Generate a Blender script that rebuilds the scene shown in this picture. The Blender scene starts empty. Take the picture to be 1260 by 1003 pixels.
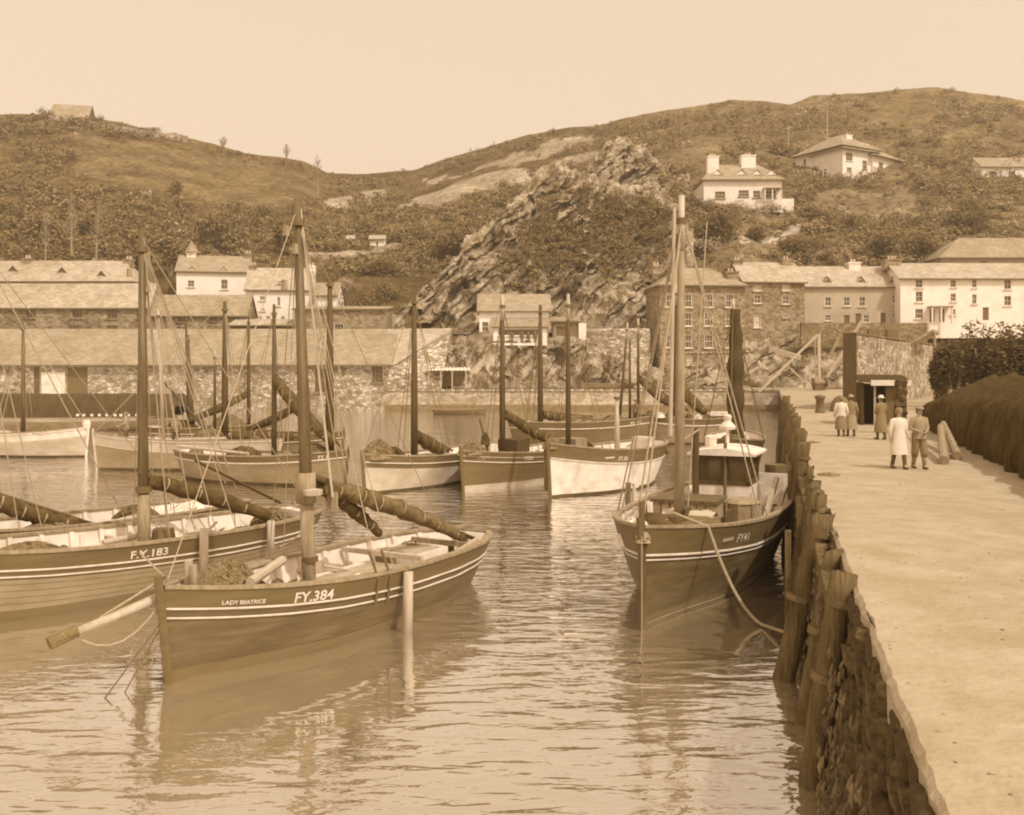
import bpy, bmesh, math, random
import numpy as np
from mathutils import Vector, Matrix, noise
R = math.radians
random.seed(7); np.random.seed(7)
scene = bpy.context.scene
col = scene.collection

# ------------------------------------------------------------------ camera
F, CX, HY, CAMZ = 1200.0, 630.0, 452.0, 5.3      # focal length, centre column, horizon row (photo pixels), eye height
cam = bpy.data.cameras.new('camera'); camo = bpy.data.objects.new('camera', cam); col.objects.link(camo)
camo.location = (0, 0, CAMZ); camo.rotation_euler = (R(90), 0, 0)
cam.sensor_width = 36; cam.lens = 36 * F / 1260; cam.shift_y = -(501.5 - HY) / 1260
cam.clip_start = 0.1; cam.clip_end = 6000
scene.camera = camo
# ------------------------------------------------------------------ sky, sun, exposure
SUN_EL, SUN_AZ = R(50), R(138)                    # azimuth clockwise from +Y (view direction): behind right shoulder
world = bpy.data.worlds.new('World'); scene.world = world; world.use_nodes = True
nt = world.node_tree; nt.nodes.clear()
sky = nt.nodes.new('ShaderNodeTexSky'); sky.sky_type = 'NISHITA'; sky.sun_disc = False
sky.sun_elevation = SUN_EL; sky.sun_rotation = SUN_AZ; sky.dust_density = 4.0; sky.air_density = 1.0; sky.altitude = 0
bw = nt.nodes.new('ShaderNodeRGBToBW')
rng = nt.nodes.new('ShaderNodeMath'); rng.operation = 'POWER'; rng.inputs[1].default_value = 0.35
tint = nt.nodes.new('ShaderNodeMix'); tint.data_type = 'RGBA'; tint.blend_type = 'MULTIPLY'; tint.inputs[0].default_value = 1.0
SKY_TINT = (1.0, 0.79, 0.595, 1)
tint.inputs[7].default_value = SKY_TINT
bg = nt.nodes.new('ShaderNodeBackground'); bg.inputs[1].default_value = 0.735
wo = nt.nodes.new('ShaderNodeOutputWorld')
nt.links.new(sky.outputs[0], bw.inputs[0]); nt.links.new(bw.outputs[0], rng.inputs[0])
nt.links.new(rng.outputs[0], tint.inputs[6]); nt.links.new(tint.outputs[2], bg.inputs[0]); nt.links.new(bg.outputs[0], wo.inputs[0])
sun = bpy.data.lights.new('sun', 'SUN'); sun.energy = 2.6; sun.angle = R(1.0); sun.color = (1, 0.95, 0.89)
suno = bpy.data.objects.new('sun', sun); col.objects.link(suno)
sd = Vector((math.sin(SUN_AZ) * math.cos(SUN_EL), math.cos(SUN_AZ) * math.cos(SUN_EL), math.sin(SUN_EL)))
suno.rotation_euler = sd.to_track_quat('Z', 'Y').to_euler(); suno.location = (0, 0, 150)
vs = scene.view_settings; vs.view_transform = 'Standard'; vs.look = 'None'; vs.exposure = 0; vs.gamma = 1
scene.render.engine = 'CYCLES'
scene.cycles.max_bounces = 4; scene.cycles.volume_bounces = 0
scene.cycles.use_denoising = True
scene.cycles.filter_width = 2.0

# ------------------------------------------------------------------ pixel -> place
def at(px, py, Y): return Vector(((px - CX) / F * Y, Y, CAMZ - (py - HY) / F * Y))
QZ = 2.6                                          # quay top above the water
def W(px, py): Y = F * CAMZ / (py - HY); return at(px, py, Y)
def Q(px, py): Y = F * (CAMZ - QZ) / (py - HY); return at(px, py, Y)
def edge_x(Y): return 1.1 + 0.265 * Y             # quay edge

# ------------------------------------------------------------------ sepia tones as albedo
_T = [(0, 0, 0), (.05, .031, .011), (.10, .065, .024), (.20, .137, .055), (.30, .218, .11), (.40, .31, .19), (.55, .452, .325), (.70, .595, .462), (.85, .752, .62), (1, .91, .79)]
LIFT = .08                                       # the faded print's deepest tone
def sep(t):
    t = LIFT + (1 - LIFT) * t
    for a, b in zip(_T, _T[1:]):
        if t <= b[0]:
            k = (t - a[0]) / (b[0] - a[0]); return tuple(a[i] + (b[i] - a[i]) * k for i in range(3)) + (1,)
    return _T[-1] + (1,)

MATS = {}
def mat(name, lo, hi=None, scale=3.0, rough=0.85, detail=6, bump=0.0, bscale=None, stretch=(1, 1, 1), spec=0.25, island=0.0, bdist=0.05, contrast=(0.35, 0.65), coord='Object', metal=0, patch=None):
    """two-tone noise-mottled material; patch=(tone, scale, amount) adds large stains"""
    if name in MATS: return MATS[name]
    hi = lo if hi is None else hi
    m = bpy.data.materials.new(name); m.use_nodes = True; n = m.node_tree; b = n.nodes['Principled BSDF']
    b.inputs['Roughness'].default_value = rough; b.inputs['Specular IOR Level'].default_value = spec; b.inputs['Metallic'].default_value = metal
    tc = n.nodes.new('ShaderNodeTexCoord'); mp = n.nodes.new('ShaderNodeMapping'); mp.inputs['Scale'].default_value = stretch
    n.links.new(tc.outputs[coord], mp.inputs[0])
    nz = n.nodes.new('ShaderNodeTexNoise'); nz.inputs['Scale'].default_value = scale; nz.inputs['Detail'].default_value = detail; nz.inputs['Roughness'].default_value = 0.65
    n.links.new(mp.outputs[0], nz.inputs['Vector'])
    cr = n.nodes.new('ShaderNodeValToRGB'); cr.color_ramp.elements[0].position = contrast[0]; cr.color_ramp.elements[1].position = contrast[1]
    cr.color_ramp.elements[0].color = sep(lo); cr.color_ramp.elements[1].color = sep(hi)
    n.links.new(nz.outputs[0], cr.inputs[0]); out = cr.outputs[0]
    if patch:
        n2 = n.nodes.new('ShaderNodeTexNoise'); n2.inputs['Scale'].default_value = patch[1]; n2.inputs['Detail'].default_value = 5
        n.links.new(mp.outputs[0], n2.inputs['Vector'])
        c2 = n.nodes.new('ShaderNodeValToRGB'); c2.color_ramp.elements[0].position = .5; c2.color_ramp.elements[1].position = .66
        c2.color_ramp.elements[0].color = (0, 0, 0, 1); c2.color_ramp.elements[1].color = (patch[2],) * 3 + (1,)
        mx = n.nodes.new('ShaderNodeMix'); mx.data_type = 'RGBA'; mx.inputs[7].default_value = sep(patch[0])
        n.links.new(n2.outputs[0], c2.inputs[0]); n.links.new(c2.outputs[0], mx.inputs[0]); n.links.new(out, mx.inputs[6]); out = mx.outputs[2]
    if island:
        g = n.nodes.new('ShaderNodeNewGeometry'); mr = n.nodes.new('ShaderNodeMapRange'); mr.inputs[3].default_value = 1 - island; mr.inputs[4].default_value = 1 + island
        mu = n.nodes.new('ShaderNodeMix'); mu.data_type = 'RGBA'; mu.blend_type = 'MULTIPLY'; mu.inputs[0].default_value = 1
        n.links.new(g.outputs['Random Per Island'], mr.inputs[0]); n.links.new(out, mu.inputs[6]); n.links.new(mr.outputs[0], mu.inputs[7]); out = mu.outputs[2]
    n.links.new(out, b.inputs['Base Color'])
    if bump:
        nb = n.nodes.new('ShaderNodeTexNoise'); nb.inputs['Scale'].default_value = bscale or scale * 3; nb.inputs['Detail'].default_value = 6
        bp = n.nodes.new('ShaderNodeBump'); bp.inputs['Strength'].default_value = bump; bp.inputs['Distance'].default_value = bdist
        n.links.new(mp.outputs[0], nb.inputs['Vector']); n.links.new(nb.outputs[0], bp.inputs['Height']); n.links.new(bp.outputs[0], b.inputs['Normal'])
    MATS[name] = m; return m

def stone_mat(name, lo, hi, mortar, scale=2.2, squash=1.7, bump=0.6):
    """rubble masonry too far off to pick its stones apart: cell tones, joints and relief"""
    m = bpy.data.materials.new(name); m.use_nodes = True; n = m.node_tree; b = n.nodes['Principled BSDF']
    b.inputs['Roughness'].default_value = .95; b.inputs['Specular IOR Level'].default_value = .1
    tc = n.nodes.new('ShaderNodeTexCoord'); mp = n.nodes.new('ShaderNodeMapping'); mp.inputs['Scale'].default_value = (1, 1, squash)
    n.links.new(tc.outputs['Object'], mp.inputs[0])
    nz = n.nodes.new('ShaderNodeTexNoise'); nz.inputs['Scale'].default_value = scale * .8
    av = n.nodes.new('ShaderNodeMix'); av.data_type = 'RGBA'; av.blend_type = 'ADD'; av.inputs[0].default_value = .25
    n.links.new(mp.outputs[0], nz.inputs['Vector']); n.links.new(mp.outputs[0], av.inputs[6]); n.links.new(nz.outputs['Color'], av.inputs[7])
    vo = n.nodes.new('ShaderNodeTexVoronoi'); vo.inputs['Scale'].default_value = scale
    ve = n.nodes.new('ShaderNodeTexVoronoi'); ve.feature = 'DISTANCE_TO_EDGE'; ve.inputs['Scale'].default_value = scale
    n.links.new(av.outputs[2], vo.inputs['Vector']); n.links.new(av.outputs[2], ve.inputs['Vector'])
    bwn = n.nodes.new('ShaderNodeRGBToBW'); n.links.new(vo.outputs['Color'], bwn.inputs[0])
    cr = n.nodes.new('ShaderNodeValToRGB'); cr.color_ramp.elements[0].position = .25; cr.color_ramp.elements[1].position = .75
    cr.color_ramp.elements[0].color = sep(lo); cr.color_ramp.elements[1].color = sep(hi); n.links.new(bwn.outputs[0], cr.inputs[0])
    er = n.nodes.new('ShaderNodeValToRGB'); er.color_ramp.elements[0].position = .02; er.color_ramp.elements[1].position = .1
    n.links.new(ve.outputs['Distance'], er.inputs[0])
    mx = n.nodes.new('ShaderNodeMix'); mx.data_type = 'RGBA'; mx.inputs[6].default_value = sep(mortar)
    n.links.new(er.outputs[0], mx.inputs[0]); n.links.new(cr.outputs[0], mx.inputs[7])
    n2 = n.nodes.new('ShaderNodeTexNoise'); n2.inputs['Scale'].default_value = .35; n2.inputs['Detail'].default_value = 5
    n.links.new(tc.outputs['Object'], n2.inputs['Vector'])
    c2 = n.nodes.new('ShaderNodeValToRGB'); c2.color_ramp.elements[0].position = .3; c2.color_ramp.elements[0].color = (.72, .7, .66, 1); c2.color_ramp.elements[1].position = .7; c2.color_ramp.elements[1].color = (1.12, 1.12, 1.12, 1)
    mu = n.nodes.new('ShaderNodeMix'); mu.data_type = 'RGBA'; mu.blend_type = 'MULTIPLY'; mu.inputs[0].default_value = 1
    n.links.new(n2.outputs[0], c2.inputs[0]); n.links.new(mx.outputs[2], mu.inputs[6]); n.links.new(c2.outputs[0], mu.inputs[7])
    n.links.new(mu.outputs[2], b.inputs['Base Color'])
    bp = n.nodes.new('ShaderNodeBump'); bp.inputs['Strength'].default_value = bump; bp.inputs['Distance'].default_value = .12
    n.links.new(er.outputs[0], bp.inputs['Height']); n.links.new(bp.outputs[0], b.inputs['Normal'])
    MATS[name] = m; return m

def slate_mat(name, lo, hi, patch=None):
    m = mat(name, lo, hi, scale=.55, rough=.75, detail=8, spec=.3, patch=patch, contrast=(.3, .7))
    n = m.node_tree; b = n.nodes['Principled BSDF']
    tc = n.nodes.new('ShaderNodeTexCoord')
    br = n.nodes.new('ShaderNodeTexBrick'); br.inputs['Scale'].default_value = 1; br.inputs['Brick Width'].default_value = .55; br.inputs['Row Height'].default_value = .38; br.inputs['Mortar Size'].default_value = .03
    br.inputs['Color1'].default_value = (.78, .78, .78, 1); br.inputs['Color2'].default_value = (1.12, 1.12, 1.12, 1); br.inputs['Mortar'].default_value = (.55, .55, .55, 1)
    sx = n.nodes.new('ShaderNodeSeparateXYZ'); cb = n.nodes.new('ShaderNodeCombineXYZ'); ad = n.nodes.new('ShaderNodeMath'); ad.operation = 'ADD'
    n.links.new(tc.outputs['Object'], sx.inputs[0]); n.links.new(sx.outputs[1], ad.inputs[0]); n.links.new(sx.outputs[2], ad.inputs[1])
    n.links.new(sx.outputs[0], cb.inputs[0]); n.links.new(ad.outputs[0], cb.inputs[1]); n.links.new(cb.outputs[0], br.inputs['Vector'])
    old = b.inputs['Base Color'].links[0].from_socket
    mu = n.nodes.new('ShaderNodeMix'); mu.data_type = 'RGBA'; mu.blend_type = 'MULTIPLY'; mu.inputs[0].default_value = 1
    n.links.new(old, mu.inputs[6]); n.links.new(br.outputs['Color'], mu.inputs[7]); n.links.new(mu.outputs[2], b.inputs['Base Color'])
    return m

# ------------------------------------------------------------------ object helpers
def tag(o, label=None, cat=None, group=None, kind=None):
    if label: o['label'] = label
    if cat: o['category'] = cat
    if group: o['group'] = group
    if kind: o['kind'] = kind
    return o
def empty(name, loc=(0, 0, 0), rz=0.0, label=None, cat=None, group=None):
    o = bpy.data.objects.new(name, None); col.objects.link(o); o.empty_display_size = .3
    o.location = loc; o.rotation_euler = (0, 0, rz); return tag(o, label, cat, group)
def link(name, me, m, parent=None, smooth=False):
    if m is not None and len(me.materials) == 0: me.materials.append(m)
    if smooth: me.shade_smooth()
    o = bpy.data.objects.new(name, me); col.objects.link(o)
    if parent: o.parent = parent
    return o
def copy_tree(o, parent=None):
    c = o.copy(); col.objects.link(c); c.parent = parent
    for ch in list(o.children): copy_tree(ch, c)
    return c

class MB:
    def __init__(s): s.v = []; s.f = []
    def add(s, vs, fs):
        k = len(s.v); s.v += [tuple(p) for p in vs]; s.f += [tuple(i + k for i in f) for f in fs]; return s
    def box(s, c, d, rz=0, M=None, taper=1.0):
        hx, hy, hz = d[0] / 2, d[1] / 2, d[2] / 2
        P = [(sx * hx * (taper if sz > 0 else 1), sy * hy * (taper if sz > 0 else 1), sz * hz) for sz in (-1, 1) for sx, sy in ((-1, -1), (1, -1), (1, 1), (-1, 1))]
        if M is not None: P = [M @ Vector(p) for p in P]
        elif rz: cs, sn = math.cos(rz), math.sin(rz); P = [(p[0] * cs - p[1] * sn, p[0] * sn + p[1] * cs, p[2]) for p in P]
        return s.add([(p[0] + c[0], p[1] + c[1], p[2] + c[2]) for p in P], [(3, 2, 1, 0), (4, 5, 6, 7), (0, 1, 5, 4), (1, 2, 6, 5), (2, 3, 7, 6), (3, 0, 4, 7)])
    def bar(s, a, b, w, h=None, up=(0, 0, 1)):
        a = Vector(a); b = Vector(b); h = h or w; d = (b - a); L = d.length; d.normalize(); u = Vector(up)
        if abs(d.dot(u)) > .98: u = Vector((0, 1, 0))
        x = d.cross(u).normalized(); z = x.cross(d)
        M = Matrix((x, d, z)).transposed()
        return s.box((a + b) / 2, (w, L, h), M=M)
    def tube(s, pts, r, n=8, caps=True, jitter=0.0, squash=1.0):
        pts = [Vector(p) for p in pts]; m = len(pts)
        rs = r if isinstance(r, (list, tuple)) else [r] * m
        t = (pts[1] - pts[0]).normalized(); u = Vector((0, 0, 1)) if abs(t.z) < .9 else Vector((0, 1, 0))
        x = t.cross(u).normalized(); k = len(s.v)
        for i, p in enumerate(pts):
            t = (pts[min(i + 1, m - 1)] - pts[max(i - 1, 0)]).normalized()
            x = (x - t * x.dot(t)).normalized(); y = t.cross(x)
            for j in range(n):
                a = 2 * math.pi * j / n; rr = rs[i] * (1 + random.uniform(-jitter, jitter))
                q = p + x * (math.cos(a) * rr) + y * (math.sin(a) * rr * squash); s.v.append(tuple(q))
        for i in range(m - 1):
            for j in range(n):
                s.f.append((k + i * n + j, k + i * n + (j + 1) % n, k + (i + 1) * n + (j + 1) % n, k + (i + 1) * n + j))
        if caps: s.f.append(tuple(k + j for j in reversed(range(n)))); s.f.append(tuple(k + (m - 1) * n + j for j in range(n)))
        return s
    def lathe(s, c, prof, n=12):
        k = len(s.v)
        for r, z in prof:
            for j in range(n): a = 2 * math.pi * j / n; s.v.append((c[0] + r * math.cos(a), c[1] + r * math.sin(a), c[2] + z))
        for i in range(len(prof) - 1):
            for j in range(n): s.f.append((k + i * n + j, k + i * n + (j + 1) % n, k + (i + 1) * n + (j + 1) % n, k + (i + 1) * n + j))
        s.f.append(tuple(k + j for j in reversed(range(n)))); s.f.append(tuple(k + (len(prof) - 1) * n + j for j in range(n)))
        return s
    def grid(s, rows):
        k = len(s.v); n = len(rows[0])
        for r in rows: s.v += [tuple(p) for p in r]
        for i in range(len(rows) - 1):
            for j in range(n - 1): s.f.append((k + i * n + j, k + i * n + j + 1, k + (i + 1) * n + j + 1, k + (i + 1) * n + j))
        return s
    def mesh(s, name): me = bpy.data.meshes.new(name); me.from_pydata(s.v, [], s.f); me.update(); return me
    def build(s, name, m, parent=None, smooth=False): return link(name, s.mesh(name), m, parent, smooth)

def fbm(x, y, z, oct=4, sc=1.0):
    return noise.fractal(Vector((x * sc, y * sc, z * sc)), 1.0, 2.0, oct)
def sag_line(a, b, sag, n=8):
    a = Vector(a); b = Vector(b)
    return [a.lerp(b, i / n) - Vector((0, 0, sag * 4 * (i / n) * (1 - i / n))) for i in range(n + 1)]

# ------------------------------------------------------------------ palette
M_dark = mat('tarred_planks', .06, .12, scale=2, rough=.55, stretch=(.4, 1, 3), bump=.15, bscale=6, bdist=.02, spec=.35, patch=(.19, 1.6, .7))
M_hull2 = mat('brown_hull_paint', .12, .16, scale=2, rough=.6, stretch=(.4, 1, 3), bump=.15, bscale=6, bdist=.02, patch=(.2, .8, .6))
M_bulw = mat('bulwark_paint', .10, .135, scale=3, rough=.6, stretch=(.3, 1, 3), bump=.1, bdist=.01, patch=(.2, 1.2, .45))
M_hullmid = mat('worn_hull_paint', .24, .36, scale=1.4, rough=.7, stretch=(.5, 1, 1.5), bump=.1, bdist=.02)
M_hullpale = mat('pale_hull_paint', .45, .66, scale=1.0, rough=.65, stretch=(.6, 1, 1.4), bump=.1, bdist=.02, patch=(.34, .7, .6))
M_white = mat('white_paint', .74, .9, scale=2, rough=.6, bump=.1, bdist=.01, patch=(.45, 1.5, .5))
M_wline = mat('white_strake_paint', .58, .78, scale=4, rough=.6)
M_letter = mat('letter_paint', .72, .86, scale=9, rough=.6)
M_deck = mat('scrubbed_deck', .34, .55, scale=2.2, rough=.85, stretch=(1, 5, 1), bump=.4, bscale=8, bdist=.02, patch=(.24, .8, .6))
M_wood = mat('bare_timber', .22, .38, scale=3, rough=.85, stretch=(3, 3, .6), bump=.4, bscale=12, bdist=.02)
M_mast = mat('varnished_spar', .03, .14, scale=2, rough=.5, stretch=(4, 4, .4), spec=.4, bump=.15, bdist=.01)
M_mastdark = mat('tarred_spar', .02, .07, scale=2, rough=.6, stretch=(4, 4, .4), bump=.15, bdist=.01)
M_spar = mat('pale_spar', .42, .58, scale=3, rough=.6, stretch=(4, 4, .5))
M_sail = mat('barked_sailcloth', .02, .1, scale=3.5, rough=.95, bump=.9, bscale=7, bdist=.06, spec=.05)
M_sailpale = mat('faded_sailcloth', .04, .2, scale=3.5, rough=.95, bump=.9, bscale=7, bdist=.06, spec=.05)
M_rope = mat('hemp_rope', .3, .45, scale=20, rough=.95, spec=.05)
M_ropedark = mat('tarred_rope', .13, .22, scale=20, rough=.9, spec=.05)
M_net = mat('heaped_net', .14, .3, scale=9, rough=1, bump=1, bscale=20, bdist=.05, spec=0)
M_iron = mat('iron_fitting', .08, .13, scale=8, rough=.6, spec=.4)
M_glass = mat('window_glass', .06, .1, scale=2, rough=.12, spec=.6)
M_cream = mat('limewash', .92, 1.0, scale=.7, rough=.9, bump=.25, bscale=3, bdist=.03, patch=(.72, .5, .4))
M_render = mat('grey_render', .46, .56, scale=.8, rough=.92, bump=.25, bscale=3, bdist=.03, patch=(.38, .4, .6))
M_pile = mat('weathered_pile', .02, .15, scale=2, rough=.95, stretch=(3, 3, .5), bump=1, bscale=6, bdist=.06, patch=(.18, 1.5, .5))
M_cloth = [mat('cloth_dark', .09, .13, scale=8), mat('cloth_mid', .2, .27, scale=8), mat('cloth_white', .7, .8, scale=5), mat('cloth_grey', .3, .36, scale=8)]
M_skin = mat('skin', .42, .48, scale=5, rough=.6)
M_hair = mat('hair', .08, .12, scale=20)
M_slate = slate_mat('pale_slate', .32, .46, patch=(.3, .25, .7))
M_slate2 = slate_mat('grouted_slate', .42, .6, patch=(.36, .2, .6))
M_slated = slate_mat('weathered_slate', .3, .42, patch=(.5, .22, .6))
M_stone = stone_mat('rubble_masonry', .2, .46, .36, scale=2.0)
M_stonep = stone_mat('pale_masonry', .26, .72, .56, scale=1.7, bump=1)
M_stoned = stone_mat('dark_masonry', .16, .36, .26, scale=2.2)
# ================================================================== the setting
# ---- water
def water_mat():
    m = bpy.data.materials.new('harbour_water'); m.use_nodes = True; n = m.node_tree; n.nodes.clear()
    out = n.nodes.new('ShaderNodeOutputMaterial'); mix = n.nodes.new('ShaderNodeMixShader'); df = n.nodes.new('ShaderNodeBsdfDiffuse'); gl = n.nodes.new('ShaderNodeBsdfGlossy'); fr = n.nodes.new('ShaderNodeFresnel')
    df.inputs[0].default_value = sep(.33); gl.inputs['Roughness'].default_value = .04; gl.inputs['Color'].default_value = (.97, .96, .95, 1); fr.inputs['IOR'].default_value = 2.4
    fm = n.nodes.new('ShaderNodeMath'); fm.operation = 'MULTIPLY'; fm.use_clamp = True; fm.inputs[1].default_value = 2.25; n.links.new(fr.outputs[0], fm.inputs[0]); n.links.new(fm.outputs[0], mix.inputs[0]); n.links.new(df.outputs[0], mix.inputs[1]); n.links.new(gl.outputs[0], mix.inputs[2]); n.links.new(mix.outputs[0], out.inputs[0])
    tc = n.nodes.new('ShaderNodeTexCoord')
    def nz(sx, sy, sc, det, rough=.5, dist=0, rot=0):
        mp = n.nodes.new('ShaderNodeMapping'); mp.inputs['Scale'].default_value = (sx, sy, 1); mp.inputs['Rotation'].default_value = (0, 0, rot)
        t = n.nodes.new('ShaderNodeTexNoise'); t.inputs['Scale'].default_value = sc; t.inputs['Detail'].default_value = det; t.inputs['Roughness'].default_value = rough; t.inputs['Distortion'].default_value = dist
        n.links.new(tc.outputs['Object'], mp.inputs[0]); n.links.new(mp.outputs[0], t.inputs['Vector']); return t.outputs[0]
    def math_(op, a, b_):
        q = n.nodes.new('ShaderNodeMath'); q.operation = op
        for i, s in enumerate((a, b_)):
            if isinstance(s, (int, float)): q.inputs[i].default_value = s
            else: n.links.new(s, q.inputs[i])
        return q.outputs[0]
    h1 = nz(.8, 2.3, 1.0, 1.6, .45, .5, R(8))     # long lazy ripples
    h2 = nz(1.3, 3.0, 2.2, 2, .5, .3, R(-12))
    h3 = nz(1, 1, .16, 2)                           # calm and ruffled patches
    amp = math_('MULTIPLY_ADD', h3, 1.3)            # patch strength
    amp.node.inputs[2].default_value = -.22
    s = math_('ADD', math_('MULTIPLY', h1, 1.0), math_('MULTIPLY', h2, .22))
    amp = math_('MAXIMUM', amp, .3)
    s = math_('MULTIPLY', s, amp)
    for c_, r0, r1 in (((-4.3, 16.6, 0), 1.6, 5.0), ((4.6, 20.5, 0), 1.2, 4.0), ((-9.5, 20.0, 0), 1.0, 3.0)):     # sheltered water in the lee of the hulls
        vd = n.nodes.new('ShaderNodeVectorMath'); vd.operation = 'DISTANCE'; vd.inputs[1].default_value = c_; n.links.new(tc.outputs['Object'], vd.inputs[0])
        mr = n.nodes.new('ShaderNodeMapRange'); mr.interpolation_type = 'SMOOTHSTEP'; mr.inputs[1].default_value = r0; mr.inputs[2].default_value = r1; mr.inputs[3].default_value = .12; n.links.new(vd.outputs['Value'], mr.inputs[0]); s = math_('MULTIPLY', s, mr.outputs[0])
    bp = n.nodes.new('ShaderNodeBump'); bp.inputs['Strength'].default_value = 1.0; bp.inputs['Distance'].default_value = .135
    n.links.new(s, bp.inputs['Height'])
    for q in (df, gl, fr): n.links.new(bp.outputs[0], q.inputs['Normal'])
    return m
wb = MB(); wb.grid([[(x, y, 0) for x in np.linspace(-260, 200, 24)] for y in np.linspace(-60, 128, 20)])
tag(wb.build('harbour_water', water_mat()), 'rippled sepia harbour water between the moored boats', kind='structure')

# ---- quay: right-hand pier, far quay and the ground behind
M_quay = mat('quay_paving', .34, .5, scale=1.6, rough=.95, detail=12, bump=.8, bscale=9, bdist=.04, spec=.1, patch=(.33, .5, .5), contrast=(.28, .72))
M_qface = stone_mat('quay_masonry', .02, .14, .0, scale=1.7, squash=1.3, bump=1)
q = MB()
E = [(edge_x(y) + .05 * noise.noise(Vector((y * 1.3, 0, 5))) + .03 * noise.noise(Vector((y * 5, 0, 8))), y) for y in np.concatenate([np.linspace(-12, 3.9, 8), np.linspace(4, 40, 240), np.linspace(40.5, 119.5, 90)])]
rows = []
for (x, y) in E:
    rows.append([(x - .06, y, QZ - .4), (x - .07, y, QZ - .05), (x - .02, y, QZ)] + [(x + d, y, QZ) for d in (.35, 3, 10, 25, 60, 140)])
q.grid(rows); tag(q.build('quay_paving', M_quay), 'pale trodden quay surface beside the piles', kind='structure')
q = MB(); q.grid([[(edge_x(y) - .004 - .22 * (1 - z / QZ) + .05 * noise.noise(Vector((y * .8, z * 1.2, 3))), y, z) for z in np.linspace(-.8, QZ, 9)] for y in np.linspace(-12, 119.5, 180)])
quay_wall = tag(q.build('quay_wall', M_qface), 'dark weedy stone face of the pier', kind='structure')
# far quay wall with coping, ground strip behind
FX0, FX1 = -15.5, edge_x(119.5) + .3
q = MB(); q.grid([[(x, 119.5 + .12 * (z / QZ), z) for z in np.linspace(-.8, QZ - .25, 5)] for x in np.linspace(FX0, FX1, 40)])
far_wall = tag(q.build('far_quay_wall', stone_mat('far_masonry', .34, .6, .5, scale=1.6)), 'pale stone quay wall across the harbour', kind='structure')
q = MB(); q.box(((FX0 + FX1) / 2, 119.55, .25), (FX1 - FX0, .16, .9)); q.build('tide_mark', mat('tide_mark_weed', .12, .26, scale=2, rough=.9), far_wall)
for i in range(40):
    w = (FX1 - FX0) / 40; q = MB(); q.box((0, 0, 0), (w - .04, .55, .25)); o = q.build('coping_stone', M_stonep, far_wall); o.location = (FX0 + w * (i + .5), 119.75 + random.uniform(-.02, .02), QZ - .12 + random.uniform(-.01, .02))
q = MB(); q.grid([[(x, y, QZ - .03) for x in (-140, -60, FX0, 0, 20, FX1, 100, 200)] for y in (119.9, 124, 130, 136)])
tag(q.build('far_quay_paving', M_quay), kind='structure', label='earth strip on top of the far quay')

# ---- hills
SKY = [(-400, 160), (-100, 142), (50, 141), (82, 142), (112, 145), (160, 155), (240, 171), (300, 187), (340, 193), (372, 199), (390, 207), (402, 213), (450, 213), (510, 209), (545, 196), (600, 181), (650, 166), (700, 157), (728, 156), (742, 153), (766, 145), (800, 139), (850, 132), (890, 126), (900, 123), (940, 126), (972, 129), (1000, 119), (1060, 115), (1100, 111), (1150, 108), (1180, 112), (1215, 118), (1300, 130), (1500, 150), (1700, 170)]
COLS = {  # column: (row, distance) from the foot of the hill to its ridge
 -400: [(478, 126), (405, 136), (340, 152), (300, 178), (235, 220), (190, 250), (160, 285)],
 50: [(478, 126), (402, 137), (335, 154), (300, 178), (230, 220), (175, 252), (127, 285)],
 200: [(478, 126), (402, 137), (355, 150), (300, 182), (250, 220), (200, 255), (161, 282)],
 385: [(478, 126), (402, 137), (380, 147), (330, 168), (290, 196), (250, 245), (205, 300)],
 450: [(478, 126), (400, 138), (350, 152), (315, 180), (290, 210), (250, 270), (213, 360)],
 510: [(478, 126), (400, 136), (370, 148), (315, 180), (285, 210), (240, 280), (209, 370)],
 600: [(478, 126), (415, 134), (400, 142), (300, 186), (240, 240), (205, 300), (181, 345)],
 700: [(478, 126), (420, 134), (400, 144), (300, 190), (240, 228), (190, 285), (157, 330)],
 800: [(478, 126), (430, 132), (400, 143), (300, 168), (250, 188), (190, 235), (139, 305)],
 900: [(478, 126), (420, 136), (400, 143), (320, 156), (248, 180), (180, 235), (123, 300)],
 1000: [(478, 126), (410, 134), (392, 142), (325, 154), (270, 178), (215, 212), (180, 240), (119, 300)],
 1100: [(478, 126), (410, 134), (390, 142), (322, 154), (270, 178), (220, 210), (170, 250), (111, 300)],
 1215: [(478, 126), (410, 134), (390, 142), (325, 158), (270, 182), (220, 210), (165, 250), (118, 300)],
 1700: [(478, 126), (410, 134), (390, 142), (335, 158), (290, 182), (240, 210), (210, 250), (170, 300)],
}
_cx = sorted(COLS); NT = 60; _tt = np.linspace(0, 1, NT)
def _resample(c, pr):
    py = np.array([a for a, _ in c], float); Y = np.array([b for _, b in c], float); t = (py[0] - py) / (py[0] - py[-1]); return np.interp(_tt, t, Y)
_CY = np.array([_resample(COLS[c], None) for c in _cx])
NPX = 420; _px = np.linspace(-400, 1700, NPX)
_YG = np.array([[np.interp(p, _cx, _CY[:, k]) for k in range(NT)] for p in _px])
def _smooth(a, n, ax):
    k = np.ones(n) / n; pad = n // 2
    b = np.pad(a, [(pad, pad) if i == ax else (0, 0) for i in range(2)], mode='edge')
    return np.apply_along_axis(lambda v: np.convolve(v, k, 'valid'), ax, b)
_YG = _smooth(_smooth(_smooth(_YG, 15, 0), 15, 0), 5, 1)
_RIDGE = np.interp(_px, [a for a, _ in SKY], [b for _, b in SKY])
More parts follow.
